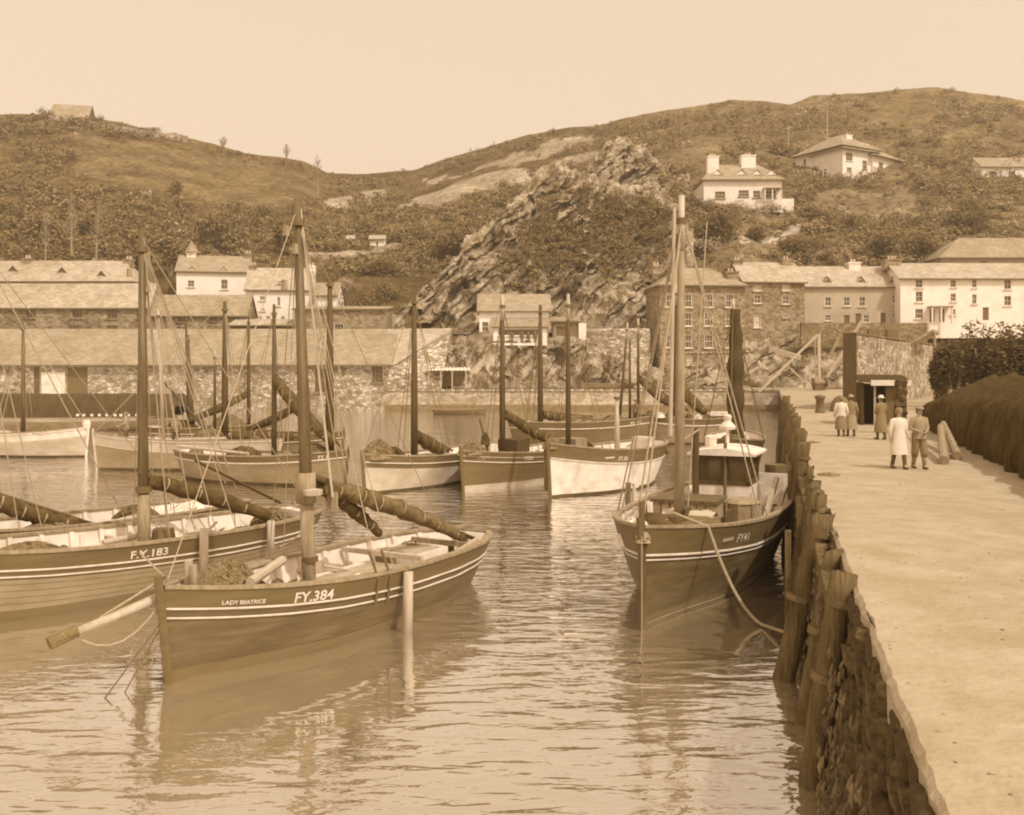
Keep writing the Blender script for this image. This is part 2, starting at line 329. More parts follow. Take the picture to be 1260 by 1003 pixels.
def hill(px, py):
    """place on the hillside seen at a photo pixel"""
    i = (px + 400) / 2100 * (NPX - 1); i = min(max(i, 0), NPX - 1.001); a = int(i); k = i - a
    rd = _RIDGE[a] * (1 - k) + _RIDGE[a + 1] * k; t = min(max((478 - py) / (478 - rd), 0), 1)
    row = _YG[a] * (1 - k) + _YG[a + 1] * k
    return at(px, py, float(np.interp(t, _tt, row)))
def inpoly(x, y, P):
    c = False; j = len(P) - 1
    for i in range(len(P)):
        if (P[i][1] > y) != (P[j][1] > y) and x < (P[j][0] - P[i][0]) * (y - P[i][1]) / (P[j][1] - P[i][1]) + P[i][0]: c = not c
        j = i
    return c
FIELDS = [  # pasture and bare ground, paler than the scrub
 ([(478, 262), (520, 240), (590, 222), (660, 205), (735, 178), (740, 190), (680, 212), (600, 240), (520, 258)], .46),
 ([(560, 212), (620, 196), (690, 176), (735, 166), (735, 172), (660, 192), (590, 212)], .42),
 ([(520, 222), (590, 205), (600, 210), (530, 228)], .5),
 ([(90, 168), (250, 185), (380, 212), (395, 245), (330, 262), (260, 250), (170, 240), (90, 215)], .2),
 ([(400, 250), (470, 232), (480, 240), (410, 262)], .46),
 ([(380, 320), (480, 300), (520, 298), (480, 318), (400, 332)], .5),
 ([(150, 318), (185, 302), (190, 312), (150, 328)], .5),
 ([(1000, 232), (1110, 226), (1190, 250), (1150, 275), (1060, 270), (1000, 262)], .3),
 ([(860, 250), (960, 248), (985, 262), (950, 285), (890, 268)], .28),
 ([(1080, 120), (1150, 115), (1160, 140), (1120, 165), (1080, 150)], .2),
 ([(745, 236), (815, 236), (815, 246), (745, 246)], .5),
 ([(950, 300), (1000, 268), (1006, 272), (965, 304), (915, 316), (915, 308)], .6),
]
def terrain():
    V = []; C = []
    ts = np.linspace(0, 1, 110)
    for i, p in enumerate(_px):
        rd = _RIDGE[i]
        for t in ts:
            py = 478 - t * (478 - rd); Y = float(np.interp(t, _tt, _YG[i])); P = at(p, py, Y)
            a = min(1, max(0, (t - .12) / .2)) * (1 - .75 * max(0, (t - .8) / .2))
            n1 = fbm(P.x, P.y, P.z, 5, .035); n2 = fbm(P.x + 50, P.y, P.z, 4, .15)
            P.z += a * (2.0 * n1 + .8 * n2)
            V.append(tuple(P))
            tone = .12 + .07 * n1 + .05 * n2
            if p > 700: tone += .085 * min(1, (p - 700) / 100)
            for poly, tn in FIELDS:
                if inpoly(p + 9 * n2, py + 5 * n1, poly): tone = tn + .06 * n2
            if p < 420 and py < 300: tone = max(tone, .13 + .06 * n2)
            C.append(max(.02, min(.7, tone)))
    nt_ = len(ts); Fc = []
    for i in range(NPX - 1):
        for j in range(nt_ - 1): Fc.append((i * nt_ + j, (i + 1) * nt_ + j, (i + 1) * nt_ + j + 1, i * nt_ + j + 1))
    k = len(V)                                     # the far side of the ridge falls away again
    for i, p in enumerate(_px):
        x, y, z = V[i * nt_ + nt_ - 1]
        for dy, dz in ((40, -6), (160, -50), (420, -120)): V.append((x * (1 + dy / y), y + dy, max(z + dz, -1))); C.append(.2)
    for i in range(NPX - 1):
        a, b = i * nt_ + nt_ - 1, (i + 1) * nt_ + nt_ - 1
        for j in range(3):
            c, d = k + (i + 1) * 3 + j, k + i * 3 + j
            Fc.append((a, b, c, d)); a, b = d, c
    me = bpy.data.meshes.new('hillside'); me.from_pydata(V, [], Fc); me.update()
    ca = me.color_attributes.new('ground', 'FLOAT_COLOR', 'POINT')
    ca.data.foreach_set('color', [c for t in C for c in sep(t)])
    m = bpy.data.materials.new('hill_turf'); m.use_nodes = True; n = m.node_tree; b = n.nodes['Principled BSDF']
    b.inputs['Roughness'].default_value = 1; b.inputs['Specular IOR Level'].default_value = .05
    at_ = n.nodes.new('ShaderNodeAttribute'); at_.attribute_name = 'ground'
    tc = n.nodes.new('ShaderNodeTexCoord')
    def nz_(sc, det, p0, c0, p1, c1):
        t = n.nodes.new('ShaderNodeTexNoise'); t.inputs['Scale'].default_value = sc; t.inputs['Detail'].default_value = det; t.inputs['Roughness'].default_value = .7
        c = n.nodes.new('ShaderNodeValToRGB'); c.color_ramp.elements[0].position = p0; c.color_ramp.elements[0].color = (c0, c0 * .98, c0 * .95, 1); c.color_ramp.elements[1].position = p1; c.color_ramp.elements[1].color = (c1, c1, c1, 1)
        n.links.new(tc.outputs['Object'], t.inputs['Vector']); n.links.new(t.outputs[0], c.inputs[0]); return t.outputs[0], c.outputs[0]
    col_ = at_.outputs['Color']
    for args in ((.09, 6, .4, .72, .62, 1.25), (.7, 9, .36, .55, .66, 1.4)):
        h_, c_ = nz_(*args); mu = n.nodes.new('ShaderNodeMix'); mu.data_type = 'RGBA'; mu.blend_type = 'MULTIPLY'; mu.inputs[0].default_value = 1
        n.links.new(col_, mu.inputs[6]); n.links.new(c_, mu.inputs[7]); col_ = mu.outputs[2]
    n.links.new(col_, b.inputs['Base Color'])
    bp = n.nodes.new('ShaderNodeBump'); bp.inputs['Strength'].default_value = 1; bp.inputs['Distance'].default_value = 1.1
    n.links.new(h_, bp.inputs['Height']); n.links.new(bp.outputs[0], b.inputs['Normal'])
    tag(link('hillside', me, m, smooth=True), 'scrubby hillside above the harbour', kind='structure')
terrain()

# ---- rock: tilted strata, built as broken ledges
def rock_mat(name, lo, hi, dark):
    m = mat(name, lo, hi, scale=.5, detail=10, rough=.95, spec=.1, bump=1, bscale=1.6, bdist=.5, stretch=(1.3, 1, .6), patch=(dark, .22, .85), contrast=(.38, .62)); return m
M_rock = rock_mat('slaty_rock', .1, .52, .04)
def interp(x, P): return float(np.interp(x, [a for a, _ in P], [b for _, b in P]))
def crag(name, label, top, base, Yb, slope, nx, nv, strata=1.6, lump=4, ang=52, mat_=None, skirt=6):
    x0, x1 = top[0][0], top[-1][0]; rows = []
    ca, sa = math.cos(R(ang)), math.sin(R(ang))
    for i in range(nx):
        px = x0 + (x1 - x0) * i / (nx - 1); pt = interp(px, top) + 7 * noise.noise(Vector((px * .11, 3.3, Yb))) + 4 * noise.noise(Vector((px * .35, 9.3, Yb))); pb = interp(px, base); r = []
        for j in range(nv):
            v = j / (nv - 1); py = pb + (pt - pb) * v; Y = Yb + (pb - py) * slope
            P = at(px, py, Y)
            s = P.x * sa - P.z * ca; l = P.x * ca + P.z * sa
            jit = .5 * fbm(P.x, P.z, 1.5, 3, .13)
            w1 = s * .3 + jit; w2 = s * 1.05 + jit * 1.5 + .3 * noise.noise(Vector((l * .1, 0, s * .2))); f1, f2 = math.floor(w1), math.floor(w2)
            h1 = noise.cell(Vector((f1 * 3.7, math.floor(l * .11 + f1 * .37 + .35 * noise.noise(Vector((s * .5, l * .4, 2)))), 5.0))); h2 = noise.cell(Vector((f2 * 5.3, math.floor(l * .3 + f2 * .61 + .3 * noise.noise(Vector((s, l, 8)))), 9.0)))
            step = .9 * h1 + .45 * h2 + .5 * ((w1 % 1.0) - .5) + .25 * (w2 % 1.0); cell = .25 * noise.noise(Vector((P.x * 1.3, P.z * 1.3, 3)))
            big = fbm(P.x + 9, P.z * .8, 4, 4, .09)
            e = min(1, 5 * v, 5 * (1 - v), 7 * (px - x0) / (x1 - x0), 7 * (x1 - px) / (x1 - x0)); e = max(e, 0)
            dY = e * (-lump * big - strata * step - strata * .9 * cell + strata) + (1 - e) * 1.0
            P.y += dY; P.x += e * .5 * noise.noise(Vector((P.x * .6, P.z * .6, 11))); P.z += e * .5 * noise.noise(Vector((P.x * .6, P.z * .6, 21)))
            r.append(P)
        a = r[-1]; r.append(a + Vector((0, skirt, -1.5))); rows.append(r)
    b = MB(); b.grid(rows); me = b.mesh(name); o = link(name, me, mat_ or M_rock)
    return tag(o, label, kind='structure')
crag('rock_outcrop', 'great tilted slate crag behind the boathouse',
     [(462, 398), (500, 372), (540, 338), (585, 285), (615, 262), (640, 236), (668, 205), (683, 192), (700, 203), (722, 212), (745, 218), (775, 226), (805, 234), (832, 248), (855, 270)],
     [(462, 408), (600, 412), (700, 408), (850, 402)], 134, .215, 260, 210, strata=2.5, lump=7)
crag('upper_crag', 'pale broken crag high on the hill', [(690, 232), (720, 205), (742, 178), (762, 168), (790, 178), (815, 195), (850, 215)], [(690, 246), (770, 246), (850, 240)], 196, .45, 90, 60, strata=2.4, lump=4)
crag('rubble_bank', 'broken rock bank above the far quay', [(520, 440), (545, 416), (590, 412), (650, 414), (700, 412), (770, 420), (800, 430)], [(520, 478), (800, 478)], 122.2, .10, 170, 46, strata=.9, lump=1.8, ang=60)
crag('quarry_rocks', 'jumbled rocks under the houses by the crane', [(780, 440), (812, 452), (850, 455), (905, 440), (925, 412), (990, 404), (1045, 405), (1090, 420)], [(780, 478), (1090, 478)], 121.5, .14, 190, 50, strata=.9, lump=2.2, ang=35)

# ---- foliage
M_leaf = mat('gorse_leaf', .11, .24, scale=.5, rough=.9, spec=.1, island=.4)
M_leafd = mat('evergreen_leaf', .075, .15, scale=.5, rough=.9, spec=.1, island=.4)
M_leafp = mat('dry_grass_leaf', .24, .46, scale=.5, rough=.9, spec=.1, island=.35)
M_yew = mat('yew_leaf', .0, .07, scale=.5, rough=.9, spec=.1, island=.3)
M_bark = mat('bark', .25, .42, scale=6, rough=.95, stretch=(2, 2, .5), bump=.5)
def leaves(V, Fc, c, rad, n, size, blobs=7):
    """n leaf faces spread through a lumpy crown"""
    B = []
    for _ in range(blobs):
        d = Vector((random.gauss(0, 1), random.gauss(0, 1), random.gauss(0, .8))).normalized() * random.uniform(.2, .75)
        B.append((Vector((d.x * rad[0], d.y * rad[1], d.z * rad[2])), random.uniform(.35, .6)))
    for _ in range(n):
        o, k = random.choice(B)
        d = Vector((random.gauss(0, 1), random.gauss(0, 1), random.gauss(0, 1))).normalized() * (random.random() ** .4) * k
        p = Vector(c) + o + Vector((d.x * rad[0], d.y * rad[1], d.z * rad[2]))
        u = Vector((random.gauss(0, 1), random.gauss(0, 1), random.gauss(0, .7))).normalized(); w = u.orthogonal().normalized()
        s = size * random.uniform(.6, 1.4); q = len(V)
        V += [tuple(p - u * s), tuple(p + w * s * .55), tuple(p + u * s), tuple(p - w * s * .55)]; Fc.append((q, q + 1, q + 2, q + 3))
def leaf_mesh(name, items, m, parent=None):
    V, Fc = [], []
    for it in items: leaves(V, Fc, *it)
    me = bpy.data.meshes.new(name); me.from_pydata(V, [], Fc); me.update(); return link(name, me, m, parent)
def shrub(px, py, wpx, hpx, label, m=None, name='shrub', n=700, base=None, cat='shrub', group=None, leaf=.3):
    """rounded shrub whose foot stands at pixel (px, py) of the hillside"""
    P = base or hill(px, py); k = P.y / F; rx, rz = wpx * k / 2, hpx * k / 2
    root = empty(name, P, 0, label, cat, group)
    leaf_mesh('crown', [((0, 0, rz * 1.0), (rx, rx * .8, rz), n, min(leaf, max(.14, rz * .1)), 12)], m or M_leafd, root)
    b = MB()
    for a in range(4):
        t = Vector((math.cos(a * 1.7) * rx * .5, math.sin(a * 1.7) * rx * .4, rz * 1.3)); b.tube([(0, 0, -.6), t * .4 + Vector((0, 0, .1)), t], [.14, .09, .04], 6)
    b.build('stem', M_bark, root); return root
G = 'bushes on the hillside'
for a in [(210, 340, 52, 62, 'pale rounded tree behind the white house with the pointed chimney', M_leaf, 'round_tree', 1500, 'tree'),
          (172, 345, 34, 44, 'dark tree wedged between the long slate roof and the white house', M_leafd, 'dark_tree', 700, 'tree'),
          (215, 246, 26, 26, 'lone dark bush standing on the open left hillside', M_leafd, 'shrub', 500, 'shrub'),
          (140, 222, 24, 16, 'low bush below the long ridge wall', M_leaf, 'shrub', 350, 'shrub'),
          (262, 300, 70, 44, 'wide leafy bank of trees above the white house', M_leaf, 'tree_clump', 1400, 'tree'),
          (345, 316, 40, 44, 'dark tree above the second white house', M_leafd, 'dark_tree', 900, 'tree'),
          (300, 285, 44, 26, 'bushy growth at the foot of the left hill', M_leaf, 'shrub', 700, 'shrub'),
          (828, 282, 36, 42, 'dark evergreen left of the hill cottage', M_leafd, 'evergreen_shrub', 800, 'shrub'),
          (880, 306, 70, 58, 'broad dark evergreen below the hill cottage', M_leafd, 'evergreen_shrub', 1800, 'shrub'),
          (930, 304, 34, 32, 'round dark bush beside the garden path', M_leafd, 'evergreen_shrub', 900, 'shrub'),
          (866, 320, 44, 34, 'pale dry tussock above the stone house roof', M_leafp, 'dry_bush', 800, 'shrub'),
          (900, 262, 60, 18, 'low bank of scrub under the cottage windows', M_leaf, 'shrub', 900, 'shrub'),
          (945, 264, 44, 16, 'low bushes under the cottage veranda', M_leaf, 'shrub', 700, 'shrub'),
          (870, 262, 26, 18, 'small bush at the left corner of the hill cottage', M_leafd, 'shrub', 500, 'shrub'),
          (122, 152, 16, 12, 'rough bush on the skyline beside the ridge house', M_leafd, 'shrub', 350, 'shrub'),
          (150, 158, 22, 9, 'low bush on the skyline halfway down the left ridge', M_leafd, 'shrub', 350, 'shrub'),
          (190, 165, 26, 10, 'ragged hedge bush on the left ridge', M_leafd, 'shrub', 350, 'shrub'),
          (56, 148, 20, 18, 'bush close against the outer end of the ridge house', M_leafd, 'shrub', 350, 'shrub'),
          (110, 290, 60, 34, 'broad soft tree among the leafless poplars', M_leaf, 'round_tree', 1400, 'tree'),
          (50, 300, 60, 44, 'large soft tree below the poplar row', M_leaf, 'round_tree', 1400, 'tree'),
          (320, 270, 46, 24, 'soft bush on the slope above the two white houses', M_leaf, 'shrub', 800, 'shrub'),
          (445, 388, 70, 30, 'ivy-dark bank behind the flat-topped stone shed', M_leafd, 'thicket', 1500, 'shrub'),
          (425, 362, 50, 22, 'pale grassy bank above the flat-topped stone shed', M_leafp, 'dry_bush', 900, 'shrub'),
          (475, 372, 50, 26, 'scrub at the lower left foot of the crag', M_leaf, 'thicket', 1100, 'shrub'),
          (985, 318, 90, 36, 'spreading dark thicket above the rendered house', M_leafd, 'thicket', 1700, 'shrub'),
          (1048, 285, 30, 30, 'small dark bush under the villa terrace', M_leafd, 'shrub', 500, 'shrub'),
          (1085, 322, 70, 42, 'dark thicket behind the white house chimney', M_leafd, 'thicket', 1500, 'shrub'),
          (1135, 320, 50, 40, 'dark bushes beside the hipped house', M_leafd, 'thicket', 1100, 'shrub'),
          (1150, 262, 60, 30, 'bush on the slope right of the villa', M_leaf, 'shrub', 700, 'shrub'),
          (1195, 290, 70, 50, 'wide dark bush above the hipped house roof', M_leafd, 'thicket', 1200, 'shrub'),
          (960, 190, 44, 22, 'dark scrub between the cottage and the villa', M_leafd, 'shrub', 700, 'shrub'),
          (585, 250, 30, 18, 'dark hedge tree at the lower edge of the pale field', M_leafd, 'shrub', 500, 'shrub'),
          (620, 238, 30, 20, 'hedge tree near the top of the crag', M_leafd, 'shrub', 500, 'shrub'),
          (470, 345, 64, 34, 'dark thicket above the stone sheds', M_leafd, 'thicket', 1300, 'shrub'),
          (560, 325, 70, 50, 'dark wooded bank left of the crag', M_leafd, 'thicket', 1700, 'shrub'),
          (505, 300, 80, 30, 'scrub bank under the pale field', M_leaf, 'thicket', 1300, 'shrub'),
          (440, 292, 60, 26, 'scrub above the little white huts', M_leaf, 'thicket', 900, 'shrub')]:
    px, py, w, h, lb, m, nm, n, ct = a; shrub(px, py, w, h, lb, m, nm, n, cat=ct, group=G)
# scrub nobody could count
DENS = [([(400, 250), (470, 240), (560, 262), (640, 235), (600, 290), (560, 330), (480, 350), (400, 345)], 1.0),
        ([(510, 214), (545, 200), (600, 186), (690, 161), (735, 158), (735, 166), (640, 186), (560, 208)], .9),
        ([(735, 160), (890, 128), (980, 132), (980, 200), (870, 200), (800, 190), (740, 185)], .45),
        ([(980, 130), (1100, 114), (1260, 130), (1260, 330), (1110, 240), (1100, 175), (990, 170)], .35),
        ([(820, 255), (900, 262), (960, 252), (1000, 225), (1110, 225), (1260, 240), (1260, 330), (820, 330)], .8),
        ([(0, 130), (100, 150), (230, 170), (230, 178), (100, 168), (0, 170)], .9),
        ([(0, 220), (120, 240), (260, 258), (390, 262), (400, 330), (150, 330), (0, 320)], .4),
        ([(100, 175), (400, 215), (400, 262), (200, 250), (100, 220)], .1),
        ([(400, 214), (520, 211), (560, 215), (480, 245), (400, 250)], .35)]
V, Fc = [], []; V2, F2 = [], []
n_ = 0
while n_ < 8600:
    px, py = random.uniform(-150, 1400), random.uniform(112, 345)
    if py < interp(px, SKY) + 2: continue
    d = .16
    cx_ = min(max(px, 5), 1255)
    for P, k in DENS:
        if inpoly(cx_, py, P): d = k
    if any(inpoly(px, py, P) for P, _ in FIELDS): d *= .05
    if random.random() > d: continue
    n_ += 1; p = hill(px, py); r = (.5 + 1.7 * random.random() ** 2.4) * (1 + (p.y - 150) / 260) * (1 if py > interp(px, SKY) + 12 else .55)
    if random.random() < .06: leaves(V2, F2, p + Vector((0, 0, r * .4)), (r, r, r * .6), 16, r * .2, 3)
    else: leaves(V, Fc, p + Vector((0, 0, r * .55)), (r * 1.15, r * 1.15, r * .7), int(18 + 20 * r), .12 + r * .1, 4)
for nm, v, f, m, lb in (('hill_scrub', V, Fc, M_leaf, 'dark gorse and bramble scrub covering the hills'), ('dry_tussocks', V2, F2, M_leafp, 'pale dry tussocks scattered through the scrub')):
    me = bpy.data.meshes.new(nm); me.from_pydata(v, [], f); me.update(); tag(link(nm, me, m), lb, 'scrub' if nm[0] == 'h' else 'grass', kind='stuff')
# growth on the crag
V, Fc = [], []
for _ in range(900):
    px, py = random.choice([(random.gauss(700, 34), random.gauss(252, 18)), (random.gauss(680, 50), random.gauss(306, 20)), (random.gauss(780, 34), random.gauss(285, 22)), (random.uniform(600, 830), random.uniform(225, 350)), (random.gauss(690, 45), random.gauss(285, 26)), (random.gauss(780, 30), random.gauss(250, 14))])
    if not (560 < px < 845 and 215 < py < 365) or random.random() < .25 and py > 320: continue
    if py < interp(px, [(600, 320), (640, 265), (690, 215), (740, 222), (840, 250)]) + 6: continue
    Y = 134 + (410 - py) * .215; p = at(px, py, Y - 2.5); r = random.uniform(.5, 1.7)
    leaves(V, Fc, p, (r, r, r * .7), 36, r * .17, 4)
for _ in range(150):
    px, py = random.choice([(random.uniform(540, 800), random.uniform(418, 470)), (random.uniform(810, 1040), random.uniform(420, 474))])
    p = at(px, py, 121.5 + (478 - py) * .12); r = random.uniform(.4, 1.0); leaves(V, Fc, p, (r, r, r * .7), 24, r * .2, 3)
me = bpy.data.meshes.new('crag_scrub'); me.from_pydata(V, [], Fc); me.update(); tag(link('crag_scrub', me, M_leafd), 'dark ivy and bramble clinging to the rocks', 'ivy', kind='stuff')
# bare trees
def bare_tree(px, py, hpx, label, spread=.25, crown=True, lean=0.0):
    P = hill(px, py); H = hpx * P.y / F; root = empty('bare_tree', P, 0, label, 'tree', 'leafless trees on the hillside')
    b = MB(); b.tube([(0, 0, -1), (lean * H * .3, 0, H * .4), (lean * H, 0, H)], [.02 * H, .014 * H, .003 * H], 7); b.build('trunk', M_bark, root)
    b = MB()
    for i in range(46):
        t = random.uniform(.3, .97); a = random.uniform(0, 6.28); l = H * spread * (1.1 - t) * random.uniform(.6, 1.2) + .4
        s = Vector((lean * H * t, 0, H * t)); e = s + Vector((math.cos(a) * l * .6, math.sin(a) * l * .6, l * .9))
        b.tube([s, s.lerp(e, .5) + Vector((0, 0, -.1 * l)), e], [.05, .035, .015], 4)
        for _ in range(2): b.tube([s.lerp(e, .6), s.lerp(e, .6) + Vector((random.uniform(-.4, .4), random.uniform(-.4, .4), .6)) * l * .5], [.03, .012], 4)
    b.build('crown', M_bark, root); return root
bare_tree(88, 325, 80, 'leafless poplar directly above the dormers of the long slate roof')
bare_tree(118, 322, 72, 'pale leafless poplar with a slight lean behind the long slate roof', lean=.06)
bare_tree(56, 322, 60, 'shorter leafless tree at the end of the poplar row')
bare_tree(391, 250, 58, 'lone tall leafless tree breaking the skyline in the valley', spread=.35)
bare_tree(352, 205, 26, 'small leafless tree on the ridge of the left hill', spread=.5)
bare_tree(275, 190, 20, 'tiny leafless bush tree on the left ridge', spread=.6)
# ================================================================== buildings
class House:
    def __init__(s, name, label, cat, px0, px1, base, eave, ridge, Y0, Y1=None, depth=6, wall=None, roof=None, style='gable', wins=(), doors=(), over=.25, root=None, frame=None, hip=.5):
        s.Y0, s.Y1 = Y0, Y1 or Y0; s.A = at(px0, base, s.Y0); B = at(px1, base, s.Y1)
        s.B = B; d = Vector((B.x - s.A.x, B.y - s.A.y, 0)); s.L = d.length; s.rz = math.atan2(d.y, d.x); s.depth = depth
        pm = (px0 + px1) / 2; Ym = (s.Y0 + s.Y1) / 2
        s.z0 = at(pm, base, Ym).z; s.A.z = s.z0
        s.he = at(pm, eave, Ym).z - s.z0; yr = {'gable': depth / 2, 'hip': depth / 2, 'lean': depth}[style]; s.hr = at(pm, ridge, Ym + yr).z - s.z0
        s.root = root or empty(name, s.A, s.rz, label, cat)
        s.off = Vector((0, 0, 0)) if root is None else None
        s.inv = Matrix.Rotation(-s.rz, 4, 'Z') @ Matrix.Translation(-s.A)
        s.frame = frame or M_white; s.wall = wall; s.roofm = roof
        if root is not None:                     # a wing: its own sub-frame inside the same thing
            s.sub = (Matrix.Translation(root.location) @ Matrix.Rotation(root.rotation_euler.z, 4, 'Z')).inverted() @ (Matrix.Translation(s.A) @ Matrix.Rotation(s.rz, 4, 'Z'))
        else: s.sub = Matrix.Identity(4)
        holes = []
        for w in list(wins) + list(doors):
            x, z = s.loc(w[0], w[1]); k = Ym / F; holes.append((x - w[2] * k / 2, x + w[2] * k / 2, z - w[3] * k / 2, z + w[3] * k / 2))
        s.walls(holes); s.make_roof(style, over, hip)
        for h, w in zip(holes[:len(wins)], wins): s.window(h, w[4] if len(w) > 4 else 'sash')
        for h, w in zip(holes[len(wins):], doors): s.door(h, w[4] if len(w) > 4 else None)
    def loc(s, px, py):
        k = (px - CX) / F; a, b = s.A, s.B; den = (b.x - a.x) - k * (b.y - a.y); t = (k * a.y - a.x) / den
        Y = a.y + t * (b.y - a.y); return t * s.L, at(px, py, Y).z - s.z0
    def put(s, name, mb, m, parent=None, smooth=False):
        o = mb.build(name, m, parent or s.root, smooth)
        if parent is None: o.matrix_local = s.sub
        return o
    def walls(s, holes, drop=2.0):
        xs = sorted(set([0, s.L] + [min(max(v, .05), s.L - .05) for h in holes for v in h[:2]])); zs = sorted(set([-drop, s.he] + [min(max(v, -drop + .1), s.he - .05) for h in holes for v in h[2:]]))
        b = MB(); th = .28
        for i in range(len(xs) - 1):
            for j in range(len(zs) - 1):
                cx, cz = (xs[i] + xs[i + 1]) / 2, (zs[j] + zs[j + 1]) / 2
                if any(h[0] < cx < h[1] and h[2] < cz < h[3] for h in holes): continue
                b.add([(xs[i], 0, zs[j]), (xs[i + 1], 0, zs[j]), (xs[i + 1], 0, zs[j + 1]), (xs[i], 0, zs[j + 1])], [(0, 1, 2, 3)])
        for x0, x1, z0, z1 in holes:
            b.add([(x0, 0, z0), (x1, 0, z0), (x1, 0, z1), (x0, 0, z1), (x0, th, z0), (x1, th, z0), (x1, th, z1), (x0, th, z1)], [(0, 4, 5, 1), (1, 5, 6, 2), (2, 6, 7, 3), (3, 7, 4, 0)])
        D = s.depth
        b.add([(0, 0, -drop), (0, D, -drop), (0, D, s.he), (0, 0, s.he), (s.L, 0, -drop), (s.L, D, -drop), (s.L, D, s.he), (s.L, 0, s.he)], [(0, 3, 2, 1), (4, 5, 6, 7), (1, 2, 6, 5)])
        s._wall = b
    def make_roof(s, style, o, hip):
        L, D, he, hr = s.L, s.depth, s.he, s.hr; r = MB(); t = .14
        if style == 'gable':
            s._wall.add([(0, 0, he), (0, D, he), (0, D / 2, hr - .02), (L, 0, he), (L, D, he), (L, D / 2, hr - .02)], [(0, 2, 1), (3, 4, 5)])
            k = o * (hr - he) / (D / 2)
            P = [(-o, -o, he - k), (L + o, -o, he - k), (L + o, D / 2, hr), (-o, D / 2, hr), (-o, D + o, he - k), (L + o, D + o, he - k)]
            r.add([(x, y, z + t) for x, y, z in P] + P, [(0, 1, 2, 3), (3, 2, 5, 4), (7, 6, 9, 8), (8, 9, 10, 11), (6, 7, 1, 0), (6, 0, 3, 9), (9, 3, 4, 10), (7, 8, 2, 1), (8, 11, 5, 2), (10, 4, 5, 11)])
        elif style == 'hip':
            i = min(L, D) * hip; P = [(-o, -o, he), (L + o, -o, he), (L + o, D + o, he), (-o, D + o, he), (i, D / 2, hr), (L - i, D / 2, hr)]
            r.add([(x, y, z + t) for x, y, z in P] + P[:4], [(0, 1, 5, 4), (1, 2, 5), (2, 3, 4, 5), (3, 0, 4), (6, 7, 1, 0), (7, 8, 2, 1), (8, 9, 3, 2), (9, 6, 0, 3), (9, 8, 7, 6)])
        else:
            s._wall.add([(0, 0, he), (0, D, he), (0, D, hr), (L, 0, he), (L, D, he), (L, D, hr)], [(0, 2, 1), (3, 4, 5), (1, 4, 5, 2)])
            P = [(-o, -o, he - .1), (L + o, -o, he - .1), (L + o, D, hr), (-o, D, hr)]
            r.add([(x, y, z + t) for x, y, z in P] + P, [(0, 1, 2, 3), (7, 6, 5, 4), (4, 5, 1, 0), (5, 6, 2, 1), (6, 7, 3, 2), (7, 4, 0, 3)])
        g = MB(); g.bar((-o, -o - .08, he - (.1 if style == 'lean' else (o * (hr - he) / (D / 2) if style == 'gable' else 0)) - .02), (L + o, -o - .08, he - (.1 if style == 'lean' else (o * (hr - he) / (D / 2) if style == 'gable' else 0)) - .02), .16, .16); s.put('eaves_gutter', g, M_iron)
        s.put('wall', s._wall, s.wall); s.roof = s.put('roof', r, s.roofm)
    def window(s, h, style):
        x0, x1, z0, z1 = h; y = .1; f = .09; b = MB(); w = x1 - x0
        for a, c in (((x0, z0), (x1, z0)), ((x0, z1), (x1, z1)), ((x0, z0), (x0, z1)), ((x1, z0), (x1, z1))): b.bar((a[0], y, a[1]), (c[0], y, c[1]), f * 1.6, f * 1.6, (0, 1, 0))
        if style != 'open':
            b.bar((x0, y + .02, (z0 + z1) / 2), (x1, y + .02, (z0 + z1) / 2), f * .7, f * .7, (0, 1, 0))
            for k in ((.5,) if w < 1.0 else (1 / 3, 2 / 3)): b.bar((x0 + w * k, y + .03, z0), (x0 + w * k, y + .03, z1), f * .4, f * .4, (0, 1, 0))
        o = s.put('window', b, s.frame)
        g = MB(); g.add([(x0, y + .1, z0), (x1, y + .1, z0), (x1, y + .1, z1), (x0, y + .1, z1)], [(0, 1, 2, 3)]); g.build('pane', M_blind if style == 'blind' else M_glass, o)
        g = MB(); g.box(((x0 + x1) / 2, -.06, z0 - .08), (w + .3, .24, .12)); g.build('sill', s.frame if style != 'dark' else M_stoned, o)
    def door(s, h, m=None):
        x0, x1, z0, z1 = h; o = s.put('door', MB().box(((x0 + x1) / 2, .2, (z0 + z1) / 2), (x1 - x0, .06, z1 - z0)), m or M_doord)
        b = MB(); b.bar((x0, .12, z0), (x0, .12, z1), .12); b.bar((x1, .12, z0), (x1, .12, z1), .12); b.bar((x0, .12, z1), (x1, .12, z1), .12); b.build('frame', s.frame, o)
    def chimney(s, px, w, hpx, y=None, m=None, pots=2, d=None, top=None):
        x, _ = s.loc(px, 400); y = s.depth / 2 if y is None else y; k = s.A.y / F; d = d or w
        zb = s.he + (s.hr - s.he) * (1 - abs(y - s.depth / 2) / (s.depth / 2)) - .8; zt = zb + .8 + hpx * k
        b = MB(); b.box((x, y, (zb + zt) / 2), (w, d, zt - zb)); b.box((x, y, zt - .12), (w + .2, d + .2, .2))
        o = s.put('chimney', b, m or M_stone)
        for i in range(pots): MB().lathe((x + (i - (pots - 1) / 2) * .42, y, zt), [(.16, -.05), (.13, .45), (.16, .5)], 8).build('chimney_pot', M_pot, o)
        return o, x, y, zt
